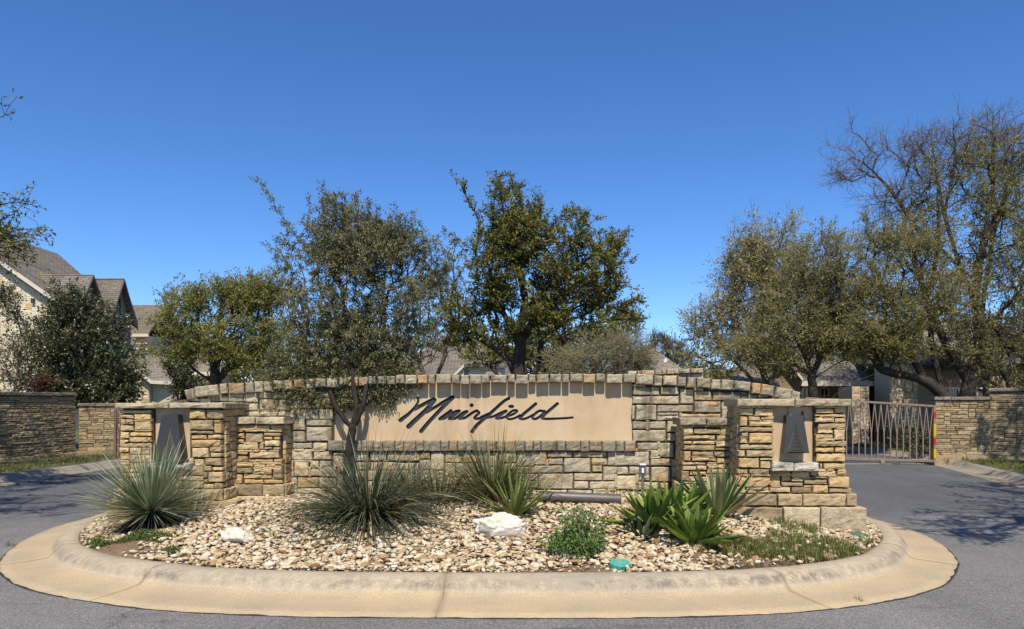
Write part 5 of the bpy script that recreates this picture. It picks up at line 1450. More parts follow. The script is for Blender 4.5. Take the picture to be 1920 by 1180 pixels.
# dark evergreen before the limestone house, and its slighter neighbours
d = 22
tree('holly_tree', 'dense dark glossy evergreen tree before the limestone house gable', None, 'tree', PX(165, 860, d), [pts(d, (165, 865), (165, 760), (160, 660), (150, 580))],
     [lob(160, 640, 72, 70, d), lob(135, 590, 42, 38, d, w=30000), lob(195, 620, 48, 50, d), lob(190, 700, 62, 50, d), lob(120, 690, 60, 55, d), lob(225, 690, 28, 40, d), lob(235, 730, 16, 24, d, w=8000), lob(165, 738, 85, 28, d, w=60000), lob(110, 725, 50, 30, d, w=26000), lob(105, 640, 32, 44, d, w=10000)],
     1500, (.10, .048), M['dark_bark'], M['holly_leaf'], 61, clump=.35, r0=.11, per_tip=26, spread=.12, step=.3, twig_len=.3)
tree('young_tree', 'thin open young tree in front of the limestone wall at the far left', None, 'tree', PX(50, 860, d), [pts(d, (25, 865), (28, 740), (35, 690), (40, 640)), pts(d, (28, 740), (60, 690), (80, 650))],
     [lob(55, 660, 55, 60, d), lob(20, 690, 45, 50, d), lob(80, 640, 30, 50, d, w=12000), lob(10, 580, 30, 40, d, w=9000), lob(70, 715, 50, 28, d)], 420, (.10, .045), M['pale_bark'], M['holly_leaf'], 62, r0=.06, per_tip=13, spread=.14, tone_shift=.06)
tree('red_shrub', 'low reddish shrub topping the left boundary wall under the dark evergreen', None, 'shrub', PX(75, 850, 20.6), [pts(20.6, (78, 850), (78, 750), (78, 728))], [lob(80, 722, 16, 12, 20.6), lob(70, 728, 18, 7, 20.6)], 40, (.08, .035), M['dark_bark'], mat_leaf('reddish_leaf', (0.03, 0.012, 0.010), (0.10, 0.035, 0.025), (0.2, 0.09, 0.05)), 63, r0=.03, per_tip=14, spread=.09)

# tree whose right edge reaches into the frame on the left, with its neighbour nearer the camera: both shade the left wall and road
d = 12
tree('street_oak', 'oak reaching into the photo at the left edge above the roof', 'oaks beyond the picture edge that shade road and walls', 'tree', (-12.6, 12.6, .1), [[(-12.6, 12.6, 0), (-12.5, 12.6, 2), (-12, 12.6, 4), (-11.5, 12.6, 6.5)], [(-12.5, 12.6, 2), (-11.2, 12.3, 3.4), (-9.6, 12.0, 4.3)], [(-12.5, 12.6, 2.2), (-13.5, 13, 4), (-14.5, 13.5, 6)]],
     [((-12.6, 12.8, 6.6), (3.0, 3.4, 2.2), 10), ((-13.5, 13.2, 6.0), (3.0, 3.0, 2.5), 8), ((-9.2, 12.0, 4.5), (1.1, 1.3, .66), 8), ((-12.5, 10.5, 5.0), (2.2, 2.2, 1.8), 3)],
     1300, (.075, .035), M['dark_bark'], M['oak_leaf'], 71, sprigs=0, r0=.2, r_tip=.004, per_tip=22, spread=.10, step=.35, twig_len=.3, shoots=[((-8.7, 12, 4.7), (-7.85, 12, 4.85), 7), ((-8.7, 12, 4.4), (-7.9, 12, 4.25), 7), ((-9.6, 12, 5.6), (-8.25, 12, 6.2), 4)])
tree('street_oak', 'oak standing just left of the picture beside the road', 'oaks beyond the picture edge that shade road and walls', 'tree', (-11.5, 7.5, .1), [[(-11.5, 7.3, 0), (-11.5, 7.3, 2.2), (-11, 7.5, 4.5), (-10.5, 7.6, 6)], [(-11.5, 7.3, 2.4), (-10, 7.6, 4.2)]],
     [((-10.8, 7.6, 5.6), (3.0, 2.6, 1.7), 8), ((-9.4, 8.6, 4.9), (1.9, 1.8, 1.0), 3), ((-7.7, 7.6, 4.9), (1.1, 1.3, .7), 1.5)], 600, (.09, .045), M['dark_bark'], M['oak_leaf'], 72, r0=.2, r_tip=.005, per_tip=20, spread=.12, step=.4, twig_len=.35)
tree('street_oak', 'oak standing just right of the picture beside the road', 'oaks beyond the picture edge that shade road and walls', 'tree', (12, 8.5, .1), [[(12, 8.3, 0), (12, 8.3, 2.2), (11.4, 8.5, 4.5), (11, 8.6, 6)], [(12, 8.3, 2.4), (10.2, 8.8, 4.2)], [(11.7, 8.35, 3.4), (9.6, 7.6, 4.6), (7.0, 6.6, 5.1)]],
     [((11, 8.6, 5.8), (3.0, 2.8, 1.7), 8), ((9.6, 9.4, 5.0), (1.9, 1.9, 1.0), 3), ((12.5, 10.0, 5.5), (2.5, 2.2, 1.8), 5), ((7.5, 6.9, 5.0), (1.5, 1.5, .7), 2), ((5.9, 5.5, 5.2), (.9, 1.0, .5), .9)], 700, (.09, .045), M['dark_bark'], M['oak_leaf'], 73, r0=.2, r_tip=.005, per_tip=20, spread=.12, step=.4, twig_len=.35)
tree('street_oak', 'oak right of the picture before the taller stone wall', 'oaks beyond the picture edge that shade road and walls', 'tree', (14.5, 13.0, .1), [[(14.5, 13, 0), (14.5, 13, 2.2), (14, 13.2, 4.5), (13.6, 13.4, 7)], [(14.5, 13, 2.6), (13.3, 13.4, 4.6)], [(14.5, 13, 2.6), (15.5, 13.4, 5)]],
     [((14.2, 13.2, 6.2), (2.9, 3.0, 2.2), 8), ((12.6, 14.2, 4.9), (1.6, 1.8, 1.0), 2.2), ((15, 14.5, 5.5), (2.5, 2.2, 2), 4)], 800, (.09, .045), M['dark_bark'], M['oak_leaf'], 74, r0=.2, r_tip=.005, per_tip=20, spread=.12, step=.4, twig_len=.35)

# right-hand trees behind the wall and gate
d = 23
tree('budding_tree', 'airy yellow budding tree at the left of the right-hand tree group', None, 'tree', PX(1440, 850, d), [pts(d, (1440, 860), (1440, 740), (1425, 680), (1400, 600)), pts(d, (1440, 740), (1380, 680), (1340, 640)), pts(d, (1425, 680), (1460, 590), (1470, 500))],
     [lob(1410, 560, 70, 80, d), lob(1360, 610, 60, 60, d), lob(1345, 670, 55, 40, d), lob(1430, 470, 60, 50, d), lob(1470, 540, 60, 80, d), lob(1315, 600, 26, 30, d, w=7000), lob(1400, 500, 40, 40, d, w=14000)],
     1700, (.10, .045), M['bark'], M['yellow_leaf'], 81, twig_mat=M['pale_bark'], r0=.11, r_tip=.004, bf=.2, per_tip=15, spread=.10, step=.35, twigs=4, twig_len=.5,
     shoots=[(PX(1340, 600, d), PX(1300, 590, d), 5), (PX(1350, 640, d), PX(1285, 625, d), 6), (PX(1380, 530, d), PX(1345, 505, d), 5), (PX(1420, 450, d), PX(1412, 405, d), 5), (PX(1370, 560, d), PX(1325, 530, d), 4)])
d = 20.5
tree('cedar_elm', 'small dark-trunked tree with spreading grey green crown left of the gate', None, 'tree', PX(1525, 850, d), [pts(d, (1527, 860), (1527, 760), (1524, 725), (1522, 705), (1535, 680), (1560, 640)), pts(d, (1522, 705), (1500, 690), (1470, 670)), pts(d, (1524, 712), (1555, 690), (1590, 670)), pts(d, (1522, 705), (1510, 670), (1490, 630))],
     [lob(1490, 630, 90, 50, d), lob(1430, 655, 60, 34, d), lob(1560, 620, 80, 60, d), lob(1500, 570, 80, 60, d), lob(1540, 500, 70, 60, d), lob(1580, 560, 60, 60, d), lob(1460, 680, 60, 20, d, w=14000)],
     2000, (.07, .033), M['dark_bark'], M['shade_leaf'], 82, twig_mat=M['olive_bark'], r0=.12, r_tip=.0035, bf=.22, per_tip=22, spread=.09, step=.3, twigs=4, twig_len=.35, tone_shift=.05)
d = 21
tree('leaning_oak', 'oak with a heavy low limb leaning left over the gate', None, 'tree', PX(1790, 850, d), [pts(d, (1790, 860), (1788, 770), (1775, 750), (1735, 715), (1680, 700), (1650, 692)), pts(d, (1650, 692), (1625, 660), (1600, 645), (1570, 635)), pts(d, (1650, 692), (1640, 650), (1620, 600), (1610, 540)), pts(d, (1775, 750), (1755, 690), (1745, 620), (1730, 540)), pts(d, (1735, 715), (1700, 650), (1680, 580)), pts(d, (1650, 695), (1600, 720), (1560, 745), (1545, 752), dd=(0, -.4, -.6, -.7))],
     [lob(1620, 590, 90, 60, d), lob(1690, 590, 80, 60, d), lob(1640, 520, 80, 55, d), lob(1600, 640, 70, 36, d, w=50000), lob(1690, 650, 80, 34, d, w=45000), lob(1560, 600, 60, 50, d), lob(1750, 560, 70, 70, d), lob(1720, 470, 50, 50, d, w=26000), lob(1650, 455, 34, 34, d, w=9000)],
     2400, (.07, .034), M['dark_bark'], M['shade_leaf'], 83, twig_mat=M['olive_bark'], r0=.17, r_tip=.0035, bf=.24, per_tip=25, tone_shift=.07, spread=.09, step=.3, twigs=4, twig_len=.32)
d = 22.5
tree('tall_oak', 'tall half bare oak at the right with dead grey twigs on top', None, 'tree', PX(1830, 860, d),
     [pts(d, (1810, 870), (1812, 770), (1815, 720), (1835, 640), (1830, 540), (1845, 450), (1860, 350)), pts(d, (1815, 720), (1770, 640), (1740, 560), (1710, 480), (1690, 400), dd=(0, .2, .3, .4, .4)), pts(d, (1690, 400), (1640, 345), (1600, 300), (1575, 265), dd=(.4, .4, .4, .4)), pts(d, (1640, 345), (1600, 335), (1565, 320), dd=(.4, .4, .4)), pts(d, (1640, 345), (1632, 290), (1622, 240), dd=(.4, .4, .4)), pts(d, (1740, 560), (1760, 430), (1755, 330), (1745, 240)), pts(d, (1755, 330), (1715, 270), (1700, 215)), pts(d, (1755, 330), (1790, 280), (1785, 215)), pts(d, (1845, 450), (1880, 380), (1900, 280), (1905, 215)), pts(d, (1860, 350), (1850, 270), (1862, 185)), pts(d, (1835, 640), (1880, 580), (1920, 540))],
     [lob(1800, 560, 90, 80, d), lob(1740, 420, 55, 70, d, w=30000), lob(1840, 330, 60, 80, d, w=45000), lob(1880, 450, 70, 90, d), lob(1790, 480, 60, 60, d), lob(1920, 560, 80, 80, d), lob(1730, 330, 40, 40, d, w=10000), lob(1930, 350, 50, 90, d, w=30000), lob(1840, 640, 100, 40, d), lob(1900, 680, 90, 50, d)],
     2500, (.075, .036), M['dark_bark'], M['shade_leaf'], 84, twig_mat=M['twig_bark'], sprigs=40, r0=.2, r_tip=.0035, bf=.24, per_tip=21, tone_shift=.06, spread=.11, step=.32, twigs=3, twig_len=.32)
# dead crown of the same height: bare limbs only
deadt = []
for (x, y, rx, ry, w) in ((1605, 300, 36, 44, 2), (1640, 285, 26, 38, 1.4), (1585, 330, 20, 22, .6), (1745, 285, 55, 60, 4), (1710, 280, 34, 44, 2), (1790, 280, 30, 50, 2), (1860, 275, 55, 70, 5), (1905, 290, 40, 60, 3), (1680, 375, 40, 40, 1.5), (1870, 250, 40, 40, 2), (1740, 350, 60, 50, 2)):
    deadt.append(lob(x, y, rx, ry, d + .4, w=w))
tree('bare_oak', 'leafless grey oak whose bare twigs rise over the right-hand tree group', None, 'tree', PX(1850, 860, d + .6),
     [pts(d + .5, (1848, 870), (1850, 720), (1838, 600), (1800, 500), (1770, 400)), pts(d + .5, (1800, 500), (1720, 430), (1680, 370), (1635, 320), (1590, 290)), pts(d + .5, (1770, 400), (1755, 320), (1745, 250)), pts(d + .5, (1838, 600), (1860, 450), (1862, 330), (1860, 230)), pts(d + .5, (1860, 450), (1890, 350), (1905, 240)), pts(d + .5, (1755, 320), (1720, 270), (1705, 230)), pts(d + .5, (1770, 400), (1790, 310), (1788, 230))],
     deadt, 800, (.05, .02), M['bark'], None, 85, twig_mat=M['twig_bark'], clump=.3, straight=.12, sprigs=60, r0=.10, r_tip=.0035, bf=.2, twigs=5, twig_len=.42, step=.3)
d = 26
tree('background_tree', 'dark shaded oak behind the taller right wall', None, 'tree', PX(1900, 850, d), [pts(d, (1905, 850), (1900, 750), (1880, 690), (1850, 640)), pts(d, (1900, 750), (1935, 690), (1960, 640)), pts(d, (1900, 740), (1830, 700), (1790, 690)), pts(d, (1905, 760), (1960, 715), (2010, 690))],
     [lob(1850, 630, 80, 50, d), lob(1940, 620, 90, 60, d), lob(1780, 650, 60, 40, d), lob(1985, 560, 80, 110, d), lob(1960, 440, 60, 100, d)], 800, (.10, .045), M['dark_bark'], M['shade_leaf'], 86, r0=.24, r_tip=.005, per_tip=18, spread=.13, step=.4, tone_shift=-.05)
for lab, x0, d in (('dark low hedge shrub behind the gate under the stone pier', 12.4, 24.2), ('dark low hedge shrub left of the dappled wall end', 11.2, 20.3), ('dark low hedge shrub behind the gate at the porch', 10.8, 25.6), ('dark low hedge shrub behind the far right end of the gate', 13.6, 23.2)):
    tree('hedge_shrub', lab, 'low dark shrubs along the tan house', 'shrub', (x0, d, .1), [[(x0, d, .1), (x0, d, .35), (x0 + .05, d, .6)]], [((x0, d, .45), (.7, .4, .36), 1), ((x0 + .6, d, .4), (.5, .4, .32), .6)], 110, (.06, .035), M['dark_bark'], M['holly_leaf'], int(x0 * 10), r0=.025, per_tip=18, spread=.07, twig_len=.12, step=.15)
# ------------------------------------------------------------------ plants of the bed
def blades(C, n, Lr, W, tilt, droop, rs, base_r=.08, segs=6, az=None):
    """Arching ribbons from a common foot. tilt: (lo, hi) degrees away from upright."""
    V, Q, tone = [], [], []
    ph = rs.uniform(0, 2 * np.pi, n) if az is None else rs.uniform(*az, n)
    th = np.radians(tilt[0] + (tilt[1] - tilt[0]) * rs.uniform(0, 1, n) ** .62)
    L_ = rs.uniform(*Lr, n); dr = rs.uniform(droop[0], droop[1], n) * (0.4 + np.sin(th))
    t = np.linspace(0, 1, segs + 1)
    out = np.stack([np.cos(ph), np.sin(ph), np.zeros(n)], 1)
    d = out * np.sin(th)[:, None] + np.array([0, 0, 1]) * np.cos(th)[:, None]
    b = np.array(C) + out * (base_r * np.sqrt(rs.uniform(0, 1, n)))[:, None]
    P = b[:, None] + d[:, None] * (L_[:, None] * t[None])[..., None]
    P = P + out[:, None] * (dr[:, None] * L_[:, None] * .25 * t[None] ** 2)[..., None]
    P[..., 2] -= dr[:, None] * L_[:, None] * t[None] ** 2.2 * .75
    zmin = np.array(bed_z(P[..., 0], P[..., 1])) + .004
    P[..., 2] = np.maximum(P[..., 2], zmin)
    s = np.stack([-np.sin(ph), np.cos(ph), np.zeros(n)], 1) + rs.normal(0, .35, (n, 3)); s /= np.linalg.norm(s, axis=1, keepdims=True)
    w = W * rs.uniform(.6, 1.3, n)[:, None] * (np.minimum(1, .55 + t * 2) * (1 - t ** 2.2) + .04)[None]
    A_ = P + s[:, None] * w[..., None] * .5; B_ = P - s[:, None] * w[..., None] * .5
    V = np.stack([A_, B_], 2).reshape(-1, 3)
    k = (segs + 1) * 2; base = np.arange(n)[:, None] * k; i = np.arange(segs)[None] * 2
    Q = np.stack([base + i, base + i + 1, base + i + 3, base + i + 2], -1).reshape(-1, 4)
    tone = np.repeat(np.clip(rs.beta(2, 2.5, n), 0, 1), k)
    return V, Q, tone

def clump(name, label, cat, C, specs, seed, group=None):
    """A grass-like plant: every spec is (part, n, length, width, tilt, droop, material)."""
    rs = np.random.default_rng(seed)
    root = thing(name, label, cat, tuple(C), 0, group)
    for part, n, Lr, W, tilt, droop, mat, br in specs:
        V, Q, tn = blades(C, n, Lr, W, tilt, droop, rs, br)
        o = obj(part, mesh_np(part, V, Q, tone=tn), mat, root, world=True); o['kind'] = 'stuff'
    return root
def onbed(px, d):
    x = (px - CX) / F * d
    return Vector((x, d, float(bed_z(x, d)) - .01))

clump('red_yucca', 'large dark green arching grass-like yucca clump in front of the small oak', 'yucca', onbed(690, 7.75),
      [('foliage', 1250, (.65, 1.25), .0105, (6, 86), (.1, .68), M['blade_green'], .15), ('foliage', 200, (.6, 1.1), .012, (30, 95), (.35, .75), M['blade_dry'], .18), ('foliage', 140, (.35, .7), .012, (60, 95), (.2, .7), M['dead_blade'], .15)], 101, 'grass-like yucca clumps along the sign')
clump('red_yucca', 'olive upright grass-like yucca clump rising before the letters of the sign', 'yucca', onbed(925, 8.5),
      [('foliage', 560, (.75, 1.15), .0105, (3, 62), (.05, .45), M['blade_olive'], .13), ('foliage', 120, (.6, .95), .011, (20, 75), (.2, .6), M['blade_dry'], .14)], 102, 'grass-like yucca clumps along the sign')
clump('red_yucca', 'brownish half dry grass-like yucca clump between the two larger clumps', 'yucca', onbed(822, 8.35),
      [('foliage', 240, (.4, .75), .011, (15, 85), (.1, .5), M['blade_dry'], .14), ('foliage', 160, (.45, .75), .011, (8, 70), (.1, .4), M['blade_olive'], .12)], 103, 'grass-like yucca clumps along the sign')
clump('red_yucca', 'small dark grass-like yucca clump at the wall right of the oak trunk', 'yucca', onbed(775, 8.85),
      [('foliage', 150, (.45, .7), .012, (5, 55), (.0, .25), M['blade_green'], .1), ('foliage', 40, (.4, .6), .012, (30, 85), (.1, .4), M['dead_blade'], .1)], 104, 'grass-like yucca clumps along the sign')

# silvery sotol: every stiff leaf is its own object
sC = onbed(284, 7.95) + Vector((0, 0, .20))
so = thing('sotol', 'big silvery green spiky sotol ball before the left pillar', 'sotol', tuple(sC))
def sword(L_, w, bend, cup, nst=7, prof=None, name='leaf'):
    V, Q = [], []
    for i in range(nst + 1):
        t = i / nst
        hw = w / 2 * (prof(t) if prof else (1 - t) ** .75)
        x = -bend * L_ * t * t; z = L_ * t * (1 - .3 * bend * t)
        V += [(x - cup * hw, -hw, z), (x + cup * hw * .6, 0, z), (x - cup * hw, hw, z)]
    for i in range(nst):
        b = i * 3
        Q += [[b, b + 1, b + 4, b + 3], [b + 1, b + 2, b + 5, b + 4]]
    return mesh_np(name, V, Q, smooth=True)
sl_ = [sword(L_, .019, bnd, .35, 6) for L_, bnd in ((.84, .0), (.78, .03), (.9, -.03), (.72, .05), (.8, -.05), (.66, .02))]
for me in sl_: me.materials.append(M['sotol'])
rs = np.random.default_rng(202)
n_so = 295
for i in range(n_so):
    ct = 1 - (i + .5) / n_so * 1.0                          # cosine of the angle from upright: 1 .. 0
    th = math.acos(min(1, max(-.1, ct))) * rs.uniform(.93, 1.04); ph = i * 2.39996 + rs.normal(0, .12)
    me = sl_[rs.integers(len(sl_))]
    f = rs.uniform(.75, 1.2)
    c = np.array((.25, .285, .13)) * f if rs.random() < .5 else np.array((.46, .47, .33)) * f
    o = obj('leaf', me, None, so, (math.cos(ph) * .05, math.sin(ph) * .05, rs.uniform(-.02, .06)), (rs.normal(0, .05), th, ph), c)
    o.scale = (1, 1, rs.uniform(.85, 1.06))
V, Q, tn = blades(tuple(sC - Vector((0, 0, .03))), 700, (.25, .5), .013, (88, 140), (.2, .7), rs, .1)
o = obj('dead_skirt', mesh_np('dead_skirt', V, Q, tone=tn), M['dead_blade'], so, world=True); o['kind'] = 'stuff'
V, Q, tn = blades(tuple(sC), 800, (.55, .84), .010, (0, 96), (.0, .06), rs, .05)
o = obj('foliage', mesh_np('foliage', V, Q, tone=tn), M['sotol_fine'], so, world=True); o['kind'] = 'stuff'
sk = MB().tube([sC + Vector((0, 0, -.26)), sC + Vector((0, 0, -.04)), sC + Vector((0, 0, .04))], [.11, .10, .05], 9); sk.build('stem', M['dark_bark'], so, True)

# broad-leaved agaves: each leaf its own object
lens = lambda t: (.62 + 1.1 * t - .2 * t * t) * (1 - t ** 2.6) * .9 + .03
def agave(name, label, C, n, L_, w, tilt, seed, col, bend=(.0, .18), az=None, grp='agaves and yuccas in the bed', narrow=False):
    rs = np.random.default_rng(seed)
    root = thing(name, label, 'agave', tuple(C), 0, grp)
    ms = [sword(L_ * f, w, b, .45, 8, (None if narrow else lens)) for f, b in ((1, bend[0]), (.9, (bend[0] + bend[1]) / 2), (1.05, bend[1]), (.8, bend[1] * .6))]
    for me in ms: me.materials.append(M['agave'])
    for i in range(n):
        u = (i + .5) / n
        th = math.radians(tilt[0] + (tilt[1] - tilt[0]) * u ** .8 + rs.normal(0, 4))
        ph = (i * 2.39996 + rs.normal(0, .2)) if az is None else rs.uniform(*az)
        c = np.array(col[rs.integers(len(col))]) * rs.uniform(.8, 1.2)
        o = obj('leaf', ms[rs.integers(4)], None, root, (math.cos(ph) * .03, math.sin(ph) * .03, .02), (rs.normal(0, .08), th, ph), c)
        s = (.82 + .2 * u) * rs.uniform(.88, 1.1); o.scale = (s, s, s)
    return root
AG = [(.11, .175, .028), (.17, .235, .04), (.075, .13, .024), (.25, .30, .055)]
agave('agave', 'large broad-leaved green agave rosette at front of the right group', onbed(1300, 7.0), 40, .50, .10, (4, 86), 301, AG)
agave('agave', 'broad-leaved green agave rosette in the middle rear of the right group', onbed(1268, 7.55), 30, .50, .095, (3, 70), 306, AG)
agave('agave', 'broad-leaved green agave rosette left of the largest, by the outlet post', onbed(1228, 7.35), 40, .54, .10, (4, 82), 302, AG)
agave('agave', 'small ragged agave offshoot lying at the left of the agave group', onbed(1205, 7.1), 20, .34, .06, (10, 85), 303, [(.06, .09, .03), (.10, .12, .04)])
agave('agave', 'tall narrow-leaved pale agave behind the broad agaves before the low pillar', onbed(1345, 7.85), 44, .72, .075, (2, 66), 304, [(.15, .21, .07), (.20, .25, .10), (.11, .17, .05), (.36, .30, .16)], (.0, .05))
agave('agave', 'yellow green sword-leaved agave behind the white rock', onbed(965, 7.75), 40, .62, .062, (4, 76), 305, [(.18, .23, .05), (.23, .27, .065), (.14, .19, .045), (.26, .24, .09)], (.0, .06), narrow=True)

# little green shrub near the kerb
c = onbed(1085, 6.62)
tree('bush', 'small bright green bush with thin pale twigs near the front kerb', None, 'bush', tuple(c), [[tuple(c), tuple(c + Vector((0, 0, .08))), tuple(c + Vector((.01, 0, .2)))]] + [[tuple(c + Vector((0, 0, .08))), tuple(c + Vector((math.cos(a) * .12, math.sin(a) * .12, .2)))] for a in (0, 1.3, 2.4, 3.6, 5)],
     [(tuple(c + Vector((0, 0, .13))), (.21, .19, .12), 6), (tuple(c + Vector((.06, .02, .28))), (.2, .16, .14), .9), (tuple(c + Vector((-.08, 0, .30))), (.16, .14, .16), .7), (tuple(c + Vector((-.2, 0, .12))), (.12, .12, .08), .6)], 620, (.030, .016), M['pale_bark'], M['bright_leaf'], 401, clump=0, r0=.012, r_tip=.0014, bf=.3, per_tip=11, spread=.016, step=.05, twigs=2, twig_len=.05, sides=(3, 4, 5))

# weeds and grass
def grass(name, label, cells, n, Lr, W, mat, seed, z=bed_z, tilt=(0, 55), droop=(0, .5), reject=None):
    rs = np.random.default_rng(seed)
    V_, Q_, T_ = [], [], []; off = 0
    for (x, y, rx, ry, wgt) in cells:
        k = int(n * wgt)
        a = rs.uniform(0, 2 * np.pi, k); r = np.sqrt(rs.uniform(0, 1, k))
        xs, ys = x + np.cos(a) * r * rx, y + np.sin(a) * r * ry
        if reject is not None:
            kk = reject(xs, ys); xs, ys = xs[kk], ys[kk]; k = len(xs)
        # tufts: blades gather round fewer feet
        nf = max(1, k // 7); fi = rs.integers(0, nf, k); xs, ys = xs[fi] + rs.normal(0, .018, k), ys[fi] + rs.normal(0, .018, k)
        ph = rs.uniform(0, 2 * np.pi, k); th = np.radians(rs.uniform(*tilt, k)); L_ = rs.uniform(*Lr, k); dr = rs.uniform(*droop, k)
        t = np.linspace(0, 1, 4)
        out = np.stack([np.cos(ph), np.sin(ph), np.zeros(k)], 1)
        d_ = out * np.sin(th)[:, None] + np.array([0, 0, 1]) * np.cos(th)[:, None]
        zz = np.array(z(xs, ys)) if callable(z) else np.full(k, z)
        P = np.stack([xs, ys, zz], 1)[:, None] + d_[:, None] * (L_[:, None] * t)[..., None]
        P[..., 2] -= (dr * L_)[:, None] * t[None] ** 2 * .6
        s = np.stack([-np.sin(ph), np.cos(ph), np.zeros(k)], 1)
        w = W * (1 - t ** 2 * .95)
        V = np.stack([P + s[:, None] * w[None, :, None] * .5, P - s[:, None] * w[None, :, None] * .5], 2).reshape(-1, 3)
        b = off + np.arange(k)[:, None] * 8; i = np.arange(3)[None] * 2
        Q_.append(np.stack([b + i, b + i + 1, b + i + 3, b + i + 2], -1).reshape(-1, 4)); V_.append(V); off += k * 8
        T_.append(np.repeat(rs.beta(2, 2.3, k), 8))
    o = obj(name, mesh_np(name, np.concatenate(V_), np.concatenate(Q_), tone=np.concatenate(T_)), mat)
    return tag(o, label, None, None, 'stuff')
inside = lambda x, y: (np.hypot(x - CEN[0], y - CEN[1]) < r_edge(x, y) - .03)
def gp(px, py, z=.17):
    dd = F * (H - z) / (py - HZ); return ((px - CX) / F * dd, dd)
cl = []
for px, py, rx, ry, w in ((1345, 1030, .45, .2, 1.2), (1440, 1035, .5, .3, 1.6), (1520, 1020, .4, .35, 1.3), (1560, 1045, .3, .15, .7), (1640, 1018, .12, .2, .3), (1490, 1000, .25, .25, .7), (1600, 1035, .2, .2, .4), (1150, 960, .35, .15, .35), (800, 985, .3, .2, .15)):
    x, y = gp(px, py); cl.append((x, y, rx, ry, w))
grass('grass', 'thin green grass growing through the gravel at the right of the bed', cl, 1700, (.06, .13), .0055, M['lawn_blade'], 501, reject=inside)
cl = [(*gp(1520, 1050), .35, .22, 1.4), (*gp(1420, 1060), .4, .16, .9), (*gp(1600, 1050), .2, .12, .5), (*gp(1075, 1070), .35, .08, .5), (*gp(1500, 1035), .3, .15, .5)]
grass('dead_grass', 'dry brown grass and litter along the front of the right bed', cl, 1300, (.04, .09), .005, M['blade_dry'], 502, tilt=(30, 90), reject=inside)
cl = [(*gp(178, 1018), .16, .24, 1.2), (*gp(270, 1016), .25, .22, 1.4), (*gp(190, 1044), .17, .14, 1.2), (*gp(246, 1050), .12, .07, .5), (*gp(322, 1035), .1, .09, .4), (*gp(300, 1020), .12, .16, .4)]
# leafy weeds of the left corner
rs = np.random.default_rng(503); Cc = []
for x, y, rx, ry, w in cl:
    k = int(900 * w); a = rs.uniform(0, 6.283, k); r = np.sqrt(rs.uniform(0, 1, k)); xs, ys = x + np.cos(a) * r * rx, y + np.sin(a) * r * ry
    kk = inside(xs, ys); xs, ys = xs[kk], ys[kk]
    Cc.append(np.stack([xs, ys, bed_z(xs, ys) + rs.uniform(.01, .075, len(xs)) * (1.25 - r[kk])], 1))
Cc = np.concatenate(Cc); V, T = leaves(Cc, np.tile([0, 0, .6], (len(Cc), 1)), .026, .016, rs, .6)
tag(obj('weeds', mesh_np('weeds', V, tris=T, tone=np.repeat(rs.beta(2.4, 2, len(Cc)), 4)), M['weed_leaf']), 'leafy green weeds round the bare soil mound in the left corner', None, None, 'stuff')
grass('grass', 'few thin grass tufts growing in the gravel', [(*gp(px, py), .05, .04, .04) for px, py in ((330, 1010), (370, 1005), (600, 1015), (470, 1050), (730, 1045), (770, 1020), (860, 1040), (950, 1005), (420, 990), (1010, 1030), (690, 1060), (540, 1070), (930, 1062))], 500, (.03, .08), .004, M['lawn_blade'], 505, reject=inside)
grass('grass', 'small grass tufts sprouting in the gutter joint', [(*gp(22, 1024, 0), .07, .05, .35), (*gp(1610, 1128, 0), .03, .03, .1)], 200, (.02, .07), .004, M['lawn_blade'], 506, z=.006)
# verges
vz = lambda x, y: np.full(np.shape(x), .15)
def vgrass(label, K, xsgn, n, seed, y0, y1, wmax):
    rs = np.random.default_rng(seed)
    cells = []
    for y in np.arange(y0, y1, .5):
        x = float(np.interp(y, K[:, 1], K[:, 0])); cells.append((x + xsgn * wmax / 2, y, wmax / 2, .4, 1.0))
    grass('grass', label, cells, n, (.04, .10), .009, M['lawn_blade'], seed, z=vz)
vgrass('verge grass along the right street kerb', RK[:60], 1, 420, 507, 13, 19.5, 1.2)
vgrass('verge grass along the left street kerb', LK, -1, 420, 508, 13, 21, 1.3)
grass('grass', 'shaded lawn grass behind the gate on the right', [(12.2, 21.5, 1.2, 1.6, 1), (11.8, 24, 1.2, 1.5, 1), (14, 22, 1.2, 2, 1)], 1500, (.05, .10), .012, M['lawn_blade'], 509, z=vz)
grass('dead_grass', 'fallen brown leaf litter on the lawn behind the gate', [(12.2, 20.6, 1.0, .9, 1), (12.6, 22.5, 1.2, 1.0, .6)], 500, (.04, .08), .03, M['blade_dry'], 510, z=vz, tilt=(60, 90))

# fallen leaves and bits of dry stem lying on the gravel
rs = np.random.default_rng(515); x = rs.uniform(-5, 4.2, 1500); y = rs.uniform(6.0, 9.1, 1500); k = inside(x, y); x, y = x[k], y[k]
Cc = np.stack([x, y, bed_z(x, y) + .035], 1)
V, T = leaves(Cc, rs.normal(0, 1, (len(x), 3)) * (1, 1, .1), .034, .011, rs, 1.5)
tag(obj('leaf_litter', mesh_np('leaf_litter', V, tris=T, tone=np.repeat(rs.beta(1.5, 2, len(x)), 4)), M['dead_blade']), 'brown fallen leaves scattered over the gravel', None, None, 'stuff')

